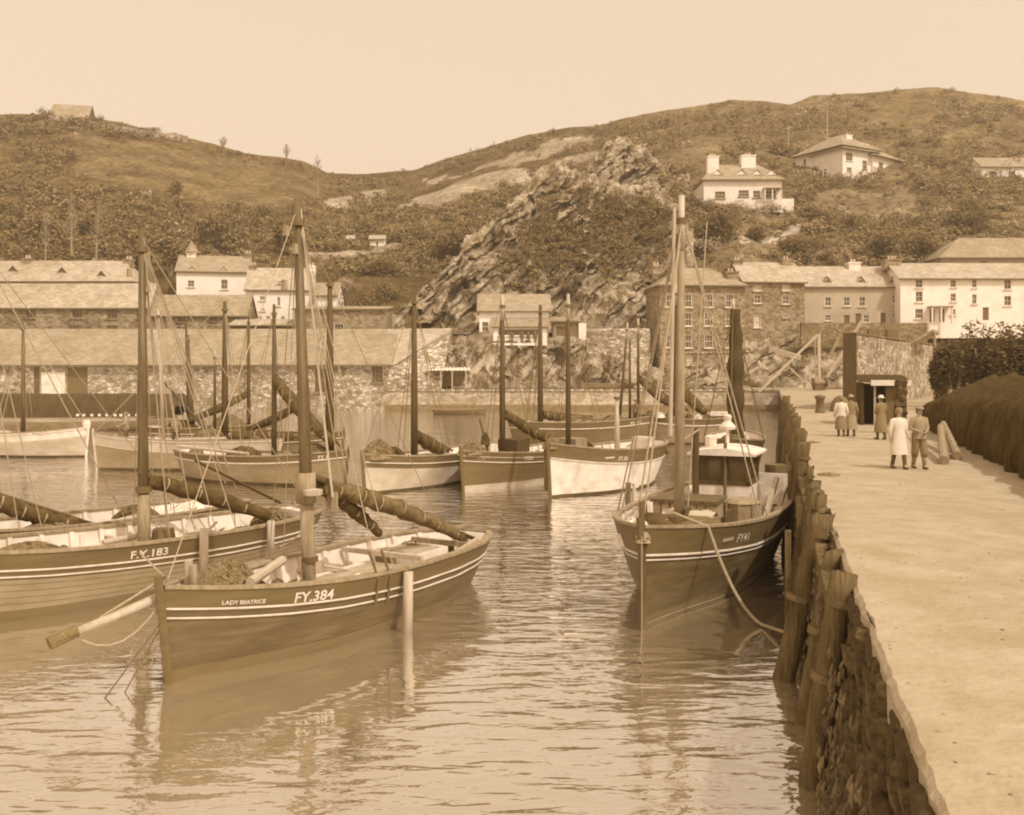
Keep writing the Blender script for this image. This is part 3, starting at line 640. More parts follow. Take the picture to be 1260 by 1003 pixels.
    def dormer(s, px, py, wpx, hpx, pane=True, tri=False):
        """gabled dormer on the front slope"""
        k = s.A.y / F; x, z = s.loc(px, py); w, h = wpx * k, hpx * k
        y0 = max(.3, (z - s.he) / (s.hr - s.he) * s.depth / 2 - .3) if s.hr > s.he else .3
        zb = z - h / 2; zm = zb + (h * .55 if not tri else .05); zt = z + h / 2; D = s.depth / 2
        b = MB(); b.add([(x - w / 2, y0, zb), (x + w / 2, y0, zb), (x + w / 2, y0, zm), (x, y0, zt), (x - w / 2, y0, zm), (x - w / 2, D, zb), (x + w / 2, D, zb), (x + w / 2, D, zm), (x - w / 2, D, zm)], [(0, 1, 2, 3, 4), (1, 6, 7, 2), (5, 0, 4, 8)])
        o = s.put('dormer', b, s.wall if not tri else M_doord)
        r = MB(); e = .18
        r.add([(x - w / 2 - e, y0 - e, zm - e), (x, y0 - e, zt + .12), (x + w / 2 + e, y0 - e, zm - e), (x - w / 2 - e, D, zm - e), (x, D + .3, zt + .12), (x + w / 2 + e, D, zm - e)], [(0, 1, 4, 3), (1, 2, 5, 4)]); r.build('dormer_roof', s.roofm, o)
        if pane: g = MB(); g.box((x, y0 - .03, (zb + zm) / 2 + h * .1), (w * .6, .05, h * .5)); g.build('pane', M_glass, o)
M_blind = mat('drawn_blind', .6, .72, scale=3)
M_doord = mat('dark_door', .1, .16, scale=3, stretch=(6, 1, 1), rough=.8)
M_pot = mat('clay_pot', .5, .62, scale=6)
M_plank = mat('boarding', .14, .24, scale=2, stretch=(6, 6, .6), rough=.9, bump=.3)

# ---- left side
H = House('net_loft', 'long slate-roofed loft with two dark pointed dormers, behind the stone store', 'building', -170, 164, 372, 347, 322, 141, 141, 7, M_render, M_slate2, 'hip', over=.3, hip=.35)
H.dormer(72, 335, 22, 13, False, True); H.dormer(123, 340, 22, 13, False, True); H.dormer(10, 333, 22, 13, False, True)
H.chimney(147, 1.1, 3, m=M_stone); H.chimney(20, 1.2, 4, m=M_stone)
H = House('stone_store', 'low stone store with pale patched roof and two dark openings under the eaves', 'building', -170, 183, 408, 377, 350, 131.5, 131.5, 5, M_stone, M_slate2, 'gable',
          wins=[(95, 384, 13, 15, 'dark'), (138, 385, 13, 15, 'dark'), (91, 403, 14, 5, 'dark'), (138, 403, 14, 5, 'dark'), (38, 384, 13, 15, 'dark'), (172, 386, 9, 12, 'dark')], frame=M_wood)
H = House('stone_cottage_row', 'low stone building with striped slate roof in front of the white house', 'building', 187, 303, 410, 387, 364, 132, 132, 5, M_stone, M_slate, 'gable',
          wins=[(224, 391, 10, 11, 'dark'), (262, 391, 10, 9, 'dark'), (290, 391, 9, 7, 'dark'), (224, 404, 13, 4, 'dark')], frame=M_wood)
H = House('white_house', 'white house with pointed chimney cap and stone gable, below the rounded tree', 'house', 217, 305, 372, 334, 316, 147, 149, 9, M_cream, M_slate, 'gable',
          wins=[(235, 349, 8, 8), (276, 350, 8, 12)])
H.dormer(236, 332, 9, 7); H.dormer(275, 332, 9, 7)
c, x, y, z = H.chimney(231, 1.3, 4, m=M_cream, pots=0); b = MB(); b.lathe((x, y, z - .05), [(1.05, 0), (1.1, .15), (.1, 1.9)], 8); b.build('chimney_cap', M_slated, c)
H.chimney(303, 1.1, 5, m=M_stone)
H = House('white_cottage', 'smaller white cottage with swept slate roof beside the white house', 'house', 302, 384, 396, 356, 331, 140, 141, 8, M_cream, M_slate2, 'gable',
          wins=[(323, 367, 7, 5), (343, 371, 4, 11), (323, 381, 6, 3), (320, 391, 5, 3, 'dark'), (330, 391, 5, 4, 'dark'), (338, 391, 5, 3, 'dark'), (348, 391, 5, 4, 'dark')])
H.dormer(345, 350, 12, 6, True); H.chimney(380, 1.1, 4, m=M_cream); H.chimney(306, 1.0, 4, m=M_stone)
H = House('gabled_cottage', 'narrow cottage with stone gable next to the smaller white cottage', 'house', 386, 414, 398, 363, 349, 139, 139, 6, M_cream, M_slated, 'gable', wins=[(392, 380, 3, 5)])
H = House('lean_to_shed', 'low lean-to with boarded front under the white cottage', 'shed', 284, 360, 410, 400, 394, 129, 129, 3, M_plank, M_slate2, 'lean', wins=[(308, 404, 8, 5, 'dark'), (348, 405, 9, 6, 'dark')], frame=M_wood)
H = House('stone_shed', 'flat-topped stone shed with one square window above the long quay store', 'shed', 362, 476, 412, 380, 378, 128.5, 128.5, 6, M_stone, M_slated, 'lean', wins=[(417, 405, 12, 13)])
# long quay store rising out of the water
Hs = House('quay_store', 'long rubble-walled quay store with broad slate roof rising from the water', 'building', -200, 478, 503, 449, 406, 119.6, 119.6, 7.5, M_stonep, M_slate, 'lean', over=.5,
           wins=[(397, 468, 20, 30, 'dark'), (464, 460, 14, 22, 'dark'), (45, 468, 8, 34, 'dark')], doors=[(95, 468, 26, 33), (-60, 468, 26, 33)], frame=M_wood)
b = MB(); x0, z0 = Hs.loc(51, 503); x1, z1 = Hs.loc(80, 452); b.box(((x0 + x1) / 2, -.03, (z0 + z1) / 2 - .3), (x1 - x0, .05, z1 - z0 - .6)); Hs.put('whitewashed_panel', b, M_white)
# its gabled end: slate slope running up to the rock
b = MB(); P = [at(479, 449, 119.4), at(487, 446, 120), at(556, 404, 127), at(476, 405, 127)]; b.add(P + [p - Vector((0, 0, .25)) for p in P], [(0, 1, 2, 3), (7, 6, 5, 4), (0, 4, 5, 1), (1, 5, 6, 2), (2, 6, 7, 3), (3, 7, 4, 0)])
root = empty('store_end', at(500, 478, 121), 0, 'pale triangular slate slope and rubble end wall of the quay store', 'building')
def child_world(name, mb, m, root, smooth=False):
    o = mb.build(name, m, root, smooth); o.matrix_local = (Matrix.Translation(root.location) @ Matrix.Rotation(root.rotation_euler.z, 4, 'Z')).inverted(); return o
child_world('roof', b, M_slate2, root)
b = MB(); P = [at(478, 506, 119.7), at(542, 483, 120.5), at(548, 445, 124), at(554, 408, 126.6), at(487, 450, 120.1), at(478, 452, 119.7)]; b.add(P + [p + Vector((0, 6, 0)) for p in P], [(0, 1, 2, 3, 4, 5), (1, 7, 8, 2), (2, 8, 9, 3)]); child_world('wall', b, M_stonep, root)
# ---- centre
H = House('boathouse', 'white two-tier boathouse with pale roofs at the foot of the crag', 'building', 590, 675, 425, 381, 363, 130.5, 130.5, 5, M_cream, M_slate, 'gable', over=.35, wins=[(597, 402, 8, 12, 'dark')])
H2 = House(None, None, None, 607, 673, 425, 402, 392, 128.4, 128.4, 2.0, M_cream, M_slate, 'lean', root=H.root, wins=[(640, 409, 54, 8, 'open')])
b = MB(); b.box((H2.L / 2, -.7, H2.he - 2.35), (H2.L, .5, .3)); H2.put('balcony_ledge', b, M_cream)
H = House('boarded_shed', 'dark boarded shed tucked against the right side of the boathouse', 'shed', 680, 712, 432, 395, 391, 129.5, 129.5, 4, M_plank, M_slated, 'lean', doors=[(690, 415, 14, 30)])
b = MB(); b.box((H.L + .5, -.1, 1.6), (1.0, .4, 4.2)); H.put('white_pier', b, M_cream)
root = empty('garden_wall', at(758, 455, 126), 0, 'pale curved garden wall with turf top right of the boathouse', 'wall')
b = MB(); pts = [(722, 126.5), (735, 126), (760, 125.6), (785, 125.8), (800, 127)]
b.grid([[at(px, z, Y) for z in (478, 440, 408 - (3 if i == 2 else 0))] + [at(px, 404, Y) + Vector((0, .6, 0))] for i, (px, Y) in enumerate(pts)]); child_world('wall', b, M_stonep, root)
root = empty('open_shed', at(552, 480, 121.5), 0, 'open lean-to shelter with corrugated roof on the far quay', 'shed')
b = MB(); n = 40; L = 5.4
b.grid([[(-L / 2 + L * i / n, y, 2.55 + y * .13 + .05 * math.sin(i * 1.9)) for y in (-.9, 0, 1, 2)] for i in range(n + 1)]); b.build('roof', M_white, root)
for x in (-2.4, -.9, .5, 2.2): MB().bar((x, -.8, -.3), (x, -.8, 2.45), .14).build('post', M_spar, root)
MB().box((0, 2, 1.2), (5, .15, 2.7)).build('back_wall', M_plank, root); MB().box((1.2, -.2, .35), (1.4, .5, .12)).build('bench', M_wood, root)
# ---- right side
rows = (370, 393, 420); cols_ = (846, 872, 898)
H = House('tall_stone_house', 'tall stone house with three rows of sash windows rising straight from the rocks', 'house', 812, 917, 470, 352, 331, 126, 127, 8, M_stone, M_slate, 'hip', over=.35, hip=.45,
          wins=[(c, r, 10.5, 16) for r in rows for c in cols_] + [(824, 370, 9, 15), (824, 420, 9, 15), (848, 444, 8, 10, 'blind'), (897, 441, 8, 8, 'blind')])
b = MB(); _, z = H.loc(860, 434); b.box((H.L / 2, -.05, z), (H.L + .1, .14, .16)); H.put('string_course', b, M_stonep)
H.chimney(905, 1.6, 6, y=2.2, m=M_stoned, d=2.2); H.chimney(816, 1.1, 4, m=M_stone)
H = House('stone_terrace_house', 'stone house with white blinds and high slate roof beside the tall stone house', 'house', 915, 990, 408, 346, 324, 131, 132, 8, M_stone, M_slate2, 'gable', over=.3,
          wins=[(932, 354, 9, 7, 'blind'), (967, 354, 9, 7, 'blind'), (932, 368, 9, 10), (967, 369, 9, 10), (967, 389, 9, 5, 'dark'), (932, 395, 9, 16, 'blind')])
H.chimney(981, 1.5, 5, m=M_stone); H.chimney(919, 1.3, 3, m=M_stoned)
H = House('rendered_terrace', 'grey rendered terrace with three small dormers and a row of doors', 'house', 990, 1116, 398, 352, 329, 134, 134, 7.5, M_render, M_slate2, 'gable',
          wins=[(1019, 371, 8, 11), (1042, 371, 8, 11), (1061, 371, 8, 12), (1102, 368, 8, 11), (1019, 391, 8, 7), (1066, 392, 7, 9), (1102, 388, 8, 6)],
          doors=[(1042, 394, 8, 13), (1056, 392, 8, 13), (1087, 391, 8, 13)])
for px in (1019, 1061, 1100): H.dormer(px, 346, 9, 11)
H.chimney(1061, 1.6, 6, m=M_cream)
H = House('white_terrace_house', 'large white house with dark porch and sash windows at the end of the terrace', 'house', 1108, 1310, 398, 342, 325, 132, 132, 8, M_cream, M_slate2, 'gable', over=.35,
          wins=[(1131, 349, 9, 10), (1131, 365, 9, 13), (1131, 386, 10, 12), (1173, 349, 7, 9), (1173, 366, 7, 10), (1173, 384, 6, 7), (1199, 349, 6, 10), (1199, 368, 6, 12), (1240, 350, 9, 12), (1240, 370, 9, 12), (1270, 350, 9, 12)],
          doors=[(1147, 388, 7, 17), (1159, 388, 7, 17), (1213, 386, 8, 16)])
x0, z = H.loc(1141, 378); x1, _ = H.loc(1168, 378)
b = MB(); b.box(((x0 + x1) / 2, -.7, z), (x1 - x0, 1.5, .2)); o = H.put('porch_roof', b, M_slated)
for px in (1142, 1153, 1166): x, _ = H.loc(px, 380); MB().bar((x, -1.3, z - 2.3), (x, -1.3, z), .2).build('porch_post', M_white, o)
H.chimney(1111, 2.2, 6, m=M_stone, d=1.6, pots=3)
H = House('hipped_house', 'half-hidden house with wide hipped roof behind the white terrace house', 'house', 1158, 1320, 345, 318, 294, 149, 149, 10, M_render, M_slated, 'hip', over=.5, wins=[(1210, 325, 10, 9)])
# terrace wall in front of the row
root = empty('terrace_wall', at(1040, 410, 130), 0, 'dark masonry terrace wall below the rendered terrace', 'wall')
b = MB(); P0, P1 = at(985, 404, 128.5), at(1140, 404, 129); b.bar((P0.x, P0.y, P0.z - .9), (P1.x, P1.y, P1.z - .9), .6, 3.2); child_world('wall', b, M_stoned, root)
for px in (1075, 1098): b = MB(); p = at(px, 411, 128.3); b.box(p, (1.5, .5, 1.1)); child_world('shed_opening', b, M_doord, root)
# ---- hill houses
Hc = House('hill_cottage', 'white hillside cottage with two massive chimneys and pointed dormers', 'house', 866, 962, 248, 222, 204, 181, 181, 9, M_cream, M_slate, 'hip', over=.5, hip=.35,
          wins=[(886, 240, 13, 9, 'dark'), (915, 238, 13, 8, 'dark'), (931, 239, 9, 9, 'dark'), (948, 239, 14, 9, 'dark')])
for px in (884, 914, 933, 951): Hc.dormer(px, 216, 15, 16)
Hc.chimney(880, 2.1, 19, y=2.6, m=M_cream, d=1.8, pots=3); Hc.chimney(927, 2.7, 13, y=4.4, m=M_cream, d=1.8, pots=3)
x0, z = Hc.loc(938, 233); x1, _ = Hc.loc(960, 233); b = MB(); b.box(((x0 + x1) / 2, -.8, z), (x1 - x0, 1.7, .2)); o = Hc.put('veranda_roof', b, M_slate)
for px in (939, 948, 959): x, _ = Hc.loc(px, 240); MB().bar((x, -1.4, z - 2.4), (x, -1.4, z), .22).build('veranda_post', M_white, o)
b = MB(); b.box((Hc.L + 1.3, 1.2, -.6), (2.5, .3, 2.6)); Hc.put('garden_wall', b, M_cream)
Hv = House('hill_villa', 'pale two-storey villa with spreading hipped roofs on a posted terrace', 'house', 979, 1037, 214, 187, 172, 224, 212, 11, M_cream, M_slate, 'hip', over=.9, hip=.5, wins=[(990, 200, 5, 9), (1020, 196, 9, 4)])
Hw = House(None, None, None, 1037, 1076, 216, 186, 176, 211.5, 216, 9, M_cream, M_slate, 'hip', over=.9, root=Hv.root, wins=[(1045, 193, 12, 10), (1045, 209, 9, 6), (1064, 203, 8, 11, 'dark')])
Hx = House(None, None, None, 1074, 1109, 222, 196, 185, 215, 222, 8, M_cream, M_slate, 'hip', over=.9, root=Hv.root, wins=[(1084, 204, 10, 8), (1095, 210, 5, 13, 'dark'), (1103, 210, 5, 12)])
Hv.chimney(1018, 1.8, 1, y=6, m=M_cream); Hx.chimney(1079, 2.4, 3, y=4, m=M_cream)
root = empty('villa_terrace', at(1040, 228, 209), 0, 'stone terrace wall with pale posts in front of the villa', 'wall')
b = MB(); line = [at(976, 213, 219), at(1036, 217, 208), at(1112, 224, 216)]
for a, c in zip(line, line[1:]): b.bar(a - Vector((0, 0, 2.2)), c - Vector((0, 0, 2.2)), .6, 4.0)
child_world('wall', b, M_stoned, root)
for i in range(24):
    t = i / 23 * 2; a, c = (line[0], line[1]) if t <= 1 else (line[1], line[2]); p = a.lerp(c, t if t <= 1 else t - 1); b = MB(); b.bar(p + Vector((0, -.5, -2.2)), p + Vector((0, -.5, .7)), .26); child_world('post', b, M_spar, root)
P = hill(1017, 176); P = at(1018, 178, P.y); o = MB().tube([(0, 0, -1), (0, 0, 11)], [.16, .08], 7).build('flagpole', M_spar); o.location = P; tag(o, 'slim pale flagpole standing behind the villa', 'flagpole')
P = hill(970, 190); o = empty('telegraph_post', P, 0, 'short pale post with crossbar left of the villa', 'post'); MB().tube([(0, 0, -1), (0, 0, 7)], [.13, .1], 6).build('pole', M_spar, o); MB().bar((-.6, 0, 6.3), (.9, 0, 6.6), .14).build('crossbar', M_spar, o)
o = House('edge_house', 'white house front peeping out on the slope far right of the villa', 'house', 1208, 1290, 226, 205, 195, 214, 214, 8, M_cream, M_slate, 'gable', wins=[(1222, 215, 9, 9), (1245, 215, 9, 9)])
H = House('ridge_house', 'broad gabled house on top of the left ridge', 'house', 62, 106, 154, 144, 130, 279, 281, 12, M_stoned, M_slated, 'gable', over=.6, wins=[(72, 146, 9, 4), (95, 147, 9, 4)])
for i, (a, c) in enumerate([((62, 148), (108, 152)), ((108, 155), (150, 162)), ((150, 161), (180, 168)), ((180, 167), (232, 174))]):
    A, B = hill(*a), hill(*c); root = empty('ridge_wall', A, 0, ['pale terrace wall below the ridge house', 'pale wall running down the ridge from the house terrace', 'low wall halfway down the left ridge', 'last stretch of pale wall low on the left ridge'][i], 'wall')
    b = MB(); b.bar(A + Vector((0, -.5, .3)), B + Vector((0, -.5, .3)), .5, 2.2); child_world('wall', b, M_stonep, root)
for px, w, h, lb in ((136, 9, 8, 'small dark-roofed house just below the ridge house'), (172, 12, 8, 'small house halfway down the left ridge'), (205, 7, 5, 'lowest tiny hut on the left ridge')):
    py = interp(px, SKY) + 4; House('ridge_cottage', lb, 'house', px - w, px + w, py + h, py + 3, py - 4, 281, 281, 6, M_render, M_slated, 'gable', wins=[(px, py + 5, 4, 3)])
for px, py, w, lb in ((431, 303, 4, 'small white hut on the terraced garden path'), (464, 303, 9, 'pale square hut at the end of the terraced garden'), (360, 318, 4, 'white privy above the white cottage roof')):
    P = hill(px, py); House('garden_hut', lb, 'hut', px - w, px + w, py, py - 9, py - 13, P.y, P.y, 2.2, M_cream, M_slate2, 'gable', doors=[(px, py - 3, 2.6, 6)])
root = empty('terrace_path_wall', hill(440, 325), 0, 'long low retaining wall of the terraced garden', 'wall')
b = MB(); pl = [hill(378, 324), hill(410, 323), hill(450, 319), hill(490, 312)]
for a, c in zip(pl, pl[1:]): b.bar(a, c, .5, 1.8)
child_world('wall', b, M_stoned, root)
b = MB(); A, B, C = hill(566, 303), hill(586, 290), hill(600, 288)
root = empty('field_wall', A, 0, 'bright white end of wall on the left shoulder of the crag', 'wall'); b.add([at(566, 304, 164), at(594, 302, 164), at(602, 289, 165), at(574, 289, 165)] + [p + Vector((0, 1, -.5)) for p in (at(566, 304, 164), at(594, 302, 164), at(602, 289, 165), at(574, 289, 165))], [(0, 1, 2, 3), (7, 6, 5, 4), (0, 4, 5, 1), (1, 5, 6, 2), (2, 6, 7, 3), (3, 7, 4, 0)]); child_world('wall', b, M_stonep, root)
# ================================================================== boats
FS = [(0, .015), (.04, .2), (.1, .44), (.2, .71), (.32, .89), (.45, .98), (.58, 1), (.72, .97), (.84, .86), (.93, .66), (1, .34)]
def text_mesh(txt, size):
    cu = bpy.data.curves.new('lettering', 'FONT'); cu.body = txt; cu.size = size; cu.offset = size * .02; cu.resolution_u = 3
    o = bpy.data.objects.new('lettering', cu); col.objects.link(o); dg = bpy.context.evaluated_depsgraph_get(); dg.update()
    me = bpy.data.meshes.new_from_object(o.evaluated_get(dg)); bpy.data.objects.remove(o); bpy.data.curves.remove(cu)
    v = [tuple(p.co) for p in me.vertices]; f = [tuple(p.vertices) for p in me.polygons]; bpy.data.meshes.remove(me); return v, f
class Boat:
    def __init__(s, name, label, stem, d, L, B, zs, upper, lower, strakes=((.38, .02), (.52, .018)), bulw=.5, deck=None, inner=None, split=.38, cat='fishing boat', group='fishing boats moored in the harbour', line=None, fs=FS, draft=.7, rake=.25, boot=None, seams=0):
        """stem: waterline place of the bow; d: direction bow -> stern; zs: gunwale height at bow, waist, stern"""
        d = Vector(d).normalized(); s.L, s.B, s.zs, s.fs, s.draft, s.rake = L, B, zs, fs, draft, rake
        s.root = empty(name, (stem[0], stem[1], 0), math.atan2(d.y, d.x), label, cat, group)
        s.bulw = bulw; N = 34; S = [i / N for i in range(N + 1)]; S = [.0, .012, .025] + S[1:]
        b = MB()
        for sd in (-1, 1): b.grid([[s.P(t, -draft + (s.sheer(t) - split + draft) * j / 10, sd) for j in range(11)] for t in S])
        b.grid([[s.P(1, -draft + (s.sheer(1) - split + draft) * j / 10, sd) for j in range(11)] for sd in (-1, 1)])
        s.hull = b.build('hull', lower, s.root, True)
        b = MB()
        for sd in (-1, 1):
            b.grid([[s.P(t, s.sheer(t) - split + split * j / 3, sd, .004) for j in range(4)] for t in S])
        b.grid([[s.P(1, s.sheer(1) - split + split * j / 3, sd, .004) for j in range(4)] for sd in (-1, 1)])
        s.upper = b.build('bulwark', upper, s.root, True)
        b = MB(); T = S[4:]
        for sd in (-1, 1): b.grid([[s.P(t, s.sheer(t) - (bulw - .02) + (bulw - .02) * j / 2, sd, -.08) for j in range(3)] for t in T])
        b.grid([[s.P(.985, s.sheer(1) - bulw + bulw * j / 2, sd, -.08) for j in range(3)] for sd in (-1, 1)])
        b.build('bulwark_lining', inner or M_white, s.root)
        b = MB(); b.grid([[s.P(t, s.sheer(t) - bulw, -1, -.04).lerp(s.P(t, s.sheer(t) - bulw, 1, -.04), j / 8) + Vector((0, 0, .05 * (1 - (j / 4 - 1) ** 2))) for j in range(9)] for t in S[3:]]); s.deck = b.build('deck', deck or M_deck, s.root)
        for sd in (-1, 1):                                                          # capping rail
            b = MB(); rr = []
            for t in S:
                a = s.P(t, s.sheer(t), sd, .03); c = s.P(t, s.sheer(t), sd, -.13); c.y = c.y * (1 if c.y * sd > 0 else 0)
                rr.append([a, a + Vector((0, 0, .06)), c + Vector((0, 0, .06)), c, a])
            b.grid(rr); b.build('gunwale', M_wood if line is None else line, s.root)
        for off, r in strakes:
            for sd in (-1, 1): MB().tube([s.P(t, s.sheer(t) - off, sd, r * .6) for t in S], r, 6).build('rubbing_strake', M_wline, s.hull, True)
        for k in range(seams):
            zf = .12 + .8 * k / max(1, seams - 1)
            for sd in (-1, 1): MB().tube([s.P(t, (s.sheer(t) - split) * zf - .03, sd, -.001) for t in S], .007, 4).build('plank_seam', M_iron, s.hull)
        if boot:
            b = MB()
            for sd in (-1, 1): b.grid([[s.P(t, z, sd, .006) for z in ((-.1, .06, .22) if boot is not M_tide else (-.1, .03, .11))] for t in S])
            b.build('boot_topping', boot, s.hull)
        b = MB(); b.tube([s.P(0, z, 1) * 1 + Vector((-.05, 0, 0)) for z in (-draft, 0, zs[0] * .5, zs[0] + .22)], [.07, .07, .075, .07], 6); b.build('stem_post', upper, s.root)
        b = MB(); st = s.P(1, 0, 1); b.box((st.x + .06, 0, zs[2] * .35), (.3, .06, zs[2] * 1.1)); b.build('rudder', lower, s.root)
    def f(s, t): return float(np.interp(t, [a for a, _ in s.fs], [b for _, b in s.fs]))
    def sheer(s, t):
        a, m, c = s.zs; u = t / .6 if t < .6 else (t - .6) / .4
        return m + (a - m) * (1 - u) ** 2 if t < .6 else m + (c - m) * u ** 2
    def P(s, t, z, sd, out=0.0):
        sh = s.sheer(t); w = min(max((z + s.draft) / (sh + s.draft), 0), 1.2)
        p = .28 + .85 * max(0, 1 - t / .35) ** 1.5 + .5 * max(0, (t - .7) / .3)
        y = s.B / 2 * s.f(t) * w ** p; x = t * s.L + s.rake * (1 - w) * max(0, 1 - t * 4) - .7 * (1 - w) * max(0, (t - .75) / .25)
        return Vector((x, sd * (y + out), z))
    def Pd(s, t, y=0.0, dz=0.0): return Vector((t * s.L, y, s.sheer(t) - s.bulw + .05 + dz))
    def local(s, v): return Matrix.Rotation(-s.root.rotation_euler.z, 3, 'Z') @ (Vector(v) - s.root.location)
    def lettering(s, txt, t0, size, off, sd=-1, name='registration_number', m=None, spread=1.0):
        v, f = text_mesh(txt, size); w = max(p[0] for p in v); k = -sd; V = []
        for x, y, _ in v:
            xx = (t0 * s.L + x * spread) if sd < 0 else (t0 * s.L - x * spread); t = xx / s.L; V.append(s.P(t, s.sheer(t) - off + y, sd, .013))
        o = MB().add(V, f).build(name, m or M_letter, s.upper); return o
    def plate(s, t0, w, h, off, sd=-1, m=None, name='name_board'):
        b = MB(); n = 6; b.grid([[s.P(t0 + w / s.L * i / n, s.sheer(t0) - off + h * j, sd, .02) for j in (0, 1)] for i in range(n + 1)]); b.build(name, m or M_letter, s.upper)
    def mast(s, t, H, r=.13, lean=(0, 0), m=None, m_top=None, y=0, name='mast', base=0):
        p = s.Pd(t, y, -.3); tp = Vector((p.x + lean[0], p.y + lean[1], H)); mm = m or M_mast
        o = MB().tube([p, p.lerp(tp, .5), tp], [r, r * .9, r * .5], 10).build(name, mm, s.root, True)
        if m_top:
            q = p.lerp(tp, .86); MB().tube([q, tp + Vector((0, 0, .1))], [r * .72, r * .55], 10).build('mast_head', m_top, o, True)
        MB().tube([tp.lerp(p, .06) + Vector((0, 0, -.05)), tp.lerp(p, .06) + Vector((0, 0, .08))], r * .95, 8).build('mast_band', M_iron, o)
        return p, tp, o
    def rope(s, a, b, r=.014, sag=0.0, m=None, name='shroud'):
        return MB().tube(sag_line(a, b, sag, 6) if sag else [a, b], r, 4, False).build(name, m or M_rope, s.root)
    def shrouds(s, tp, t, n=2, r=.014, m=None):
        for sd in (-1, 1):
            for i in range(n):
                tt = min(.97, t + .05 + .05 * i); s.rope(tp - Vector((0, 0, .3)), s.P(tt, s.sheer(tt), sd), r, 0, m)
    def furled(s, a, b, r, m=None, name='furled_sail', lash=6, droop=.1, n=26, spar=True):
        a, b = Vector(a), Vector(b); pts = sag_line(a, b, droop, n)
        rs = [r * (.55 + .45 * math.sin(math.pi * min(1, .18 + .8 * i / n))) * (1 + .16 * noise.noise(Vector((a.x + i * .35, b.x, 3)))) for i in range(n + 1)]
        pts = [p + Vector((0, random.uniform(-.03, .03), random.uniform(-.03, .03))) for p in pts]
        o = MB().tube(pts, rs, 12, jitter=.1, squash=1.2).build(name, m or M_sail, s.root, True)
        for i in range(lash):
            k = 1 + int((i + .5) * (n - 1) / lash); MB().tube([pts[k] - (b - a).normalized() * .02, pts[k] + (b - a).normalized() * .02], rs[k] * 1.12, 10, False).build('lashing', M_rope, o)
        if spar: d = (b - a).normalized(); MB().tube([a - d * .25 + Vector((0, 0, r * .8)), b + d * .5 + Vector((0, 0, r * .5))], [.07, .05], 8).build('gaff', M_mastdark, o, True)
        return o
    def heap(s, c, rad, n, m=None, name='net_heap', r=.03):
        """tangled lines lying over a mound"""
        b = MB(); c = Vector(c); q = 10
        b.grid([[c + Vector((math.cos(a) * rad[0] * k * random.uniform(.9, 1.1), math.sin(a) * rad[1] * k * random.uniform(.9, 1.1), rad[2] * (1 - k * k) * random.uniform(.75, 1.1))) for a in np.linspace(0, 6.2832, 13)] for k in (1.05, .8, .55, .3, .02)])
        for _ in range(n):
            a0 = random.uniform(0, 6.28); pts = []
            for i in range(6):
                a = a0 + (i - 2.5) * random.uniform(.15, .5); k = random.uniform(.2, 1); pts.append(c + Vector((math.cos(a) * rad[0] * k, math.sin(a) * rad[1] * k, rad[2] * (1 - k * k) + r)))
            b.tube(pts, r * random.uniform(.6, 1.2), 5, False)
        return b.build(name, m or M_net, s.root)
    def hatch(s, t, w, l, h=.28, y=0, name='hatch', m=None, lid=None):
        p = s.Pd(t, y); b = MB()
        for dx, dy, sx, sy in ((-l / 2, 0, .07, w), (l / 2, 0, .07, w), (0, -w / 2, l, .07), (0, w / 2, l, .07)): b.box((p.x + dx, p.y + dy, p.z + h / 2), (sx, sy, h))
        o = b.build(name, m or M_white, s.root); MB().box((p.x, p.y, p.z + h - .06), (l - .08, w - .08, .05)).build('hatch_cover', lid or M_deck, o); return o
    def timberheads(s, t0, t1, n, m=None, sides=(-1, 1)):
        for i in range(n):
            t = t0 + (t1 - t0) * i / (n - 1)
            for sd in sides:
                MB().bar(s.P(t, s.sheer(t) - .01, sd, -.14), s.P(t, s.sheer(t) - s.bulw, sd, -.13), .1, .09).build('timberhead', m or M_white, s.root)
    def cleat_post(s, t, y, h, r=.07, m=None, name='bitt'): p = s.Pd(t, y); return MB().tube([p, p + Vector((0, 0, h))], r, 8).build(name, m or M_wood, s.root)
    def fender(s, t, z0, z1, sd=-1, r=.11, m=None, name='fender_spar'):
        c = s.P(t, z1, sd, .13); a = Vector((c.x, c.y - .02 * sd, z0)); MB().tube([a, a.lerp(c, .5), c], [r, r * 1.05, r], 10).build(name, m or M_spar, s.root, True)
        self_top = s.P(t, s.sheer(t), sd, -.05); s.rope(c, self_top + Vector((0, 0, .06)), .012, name='fender_lanyard')
    def coil(s, t, y, R_=.3, dz=0, m=None):
        p = s.Pd(t, y, dz); pts = [p + Vector((math.cos(a) * R_ * (1 - a / 90), math.sin(a) * R_ * (1 - a / 90), .03 + a * .004)) for a in np.linspace(0, 30, 60)]
        MB().tube(pts, .025, 5, False).build('rope_coil', m or M_rope, s.root)

M_tide = mat('weedy_waterline', .0, .08, scale=3, rough=.8, stretch=(.5, 1, 2))
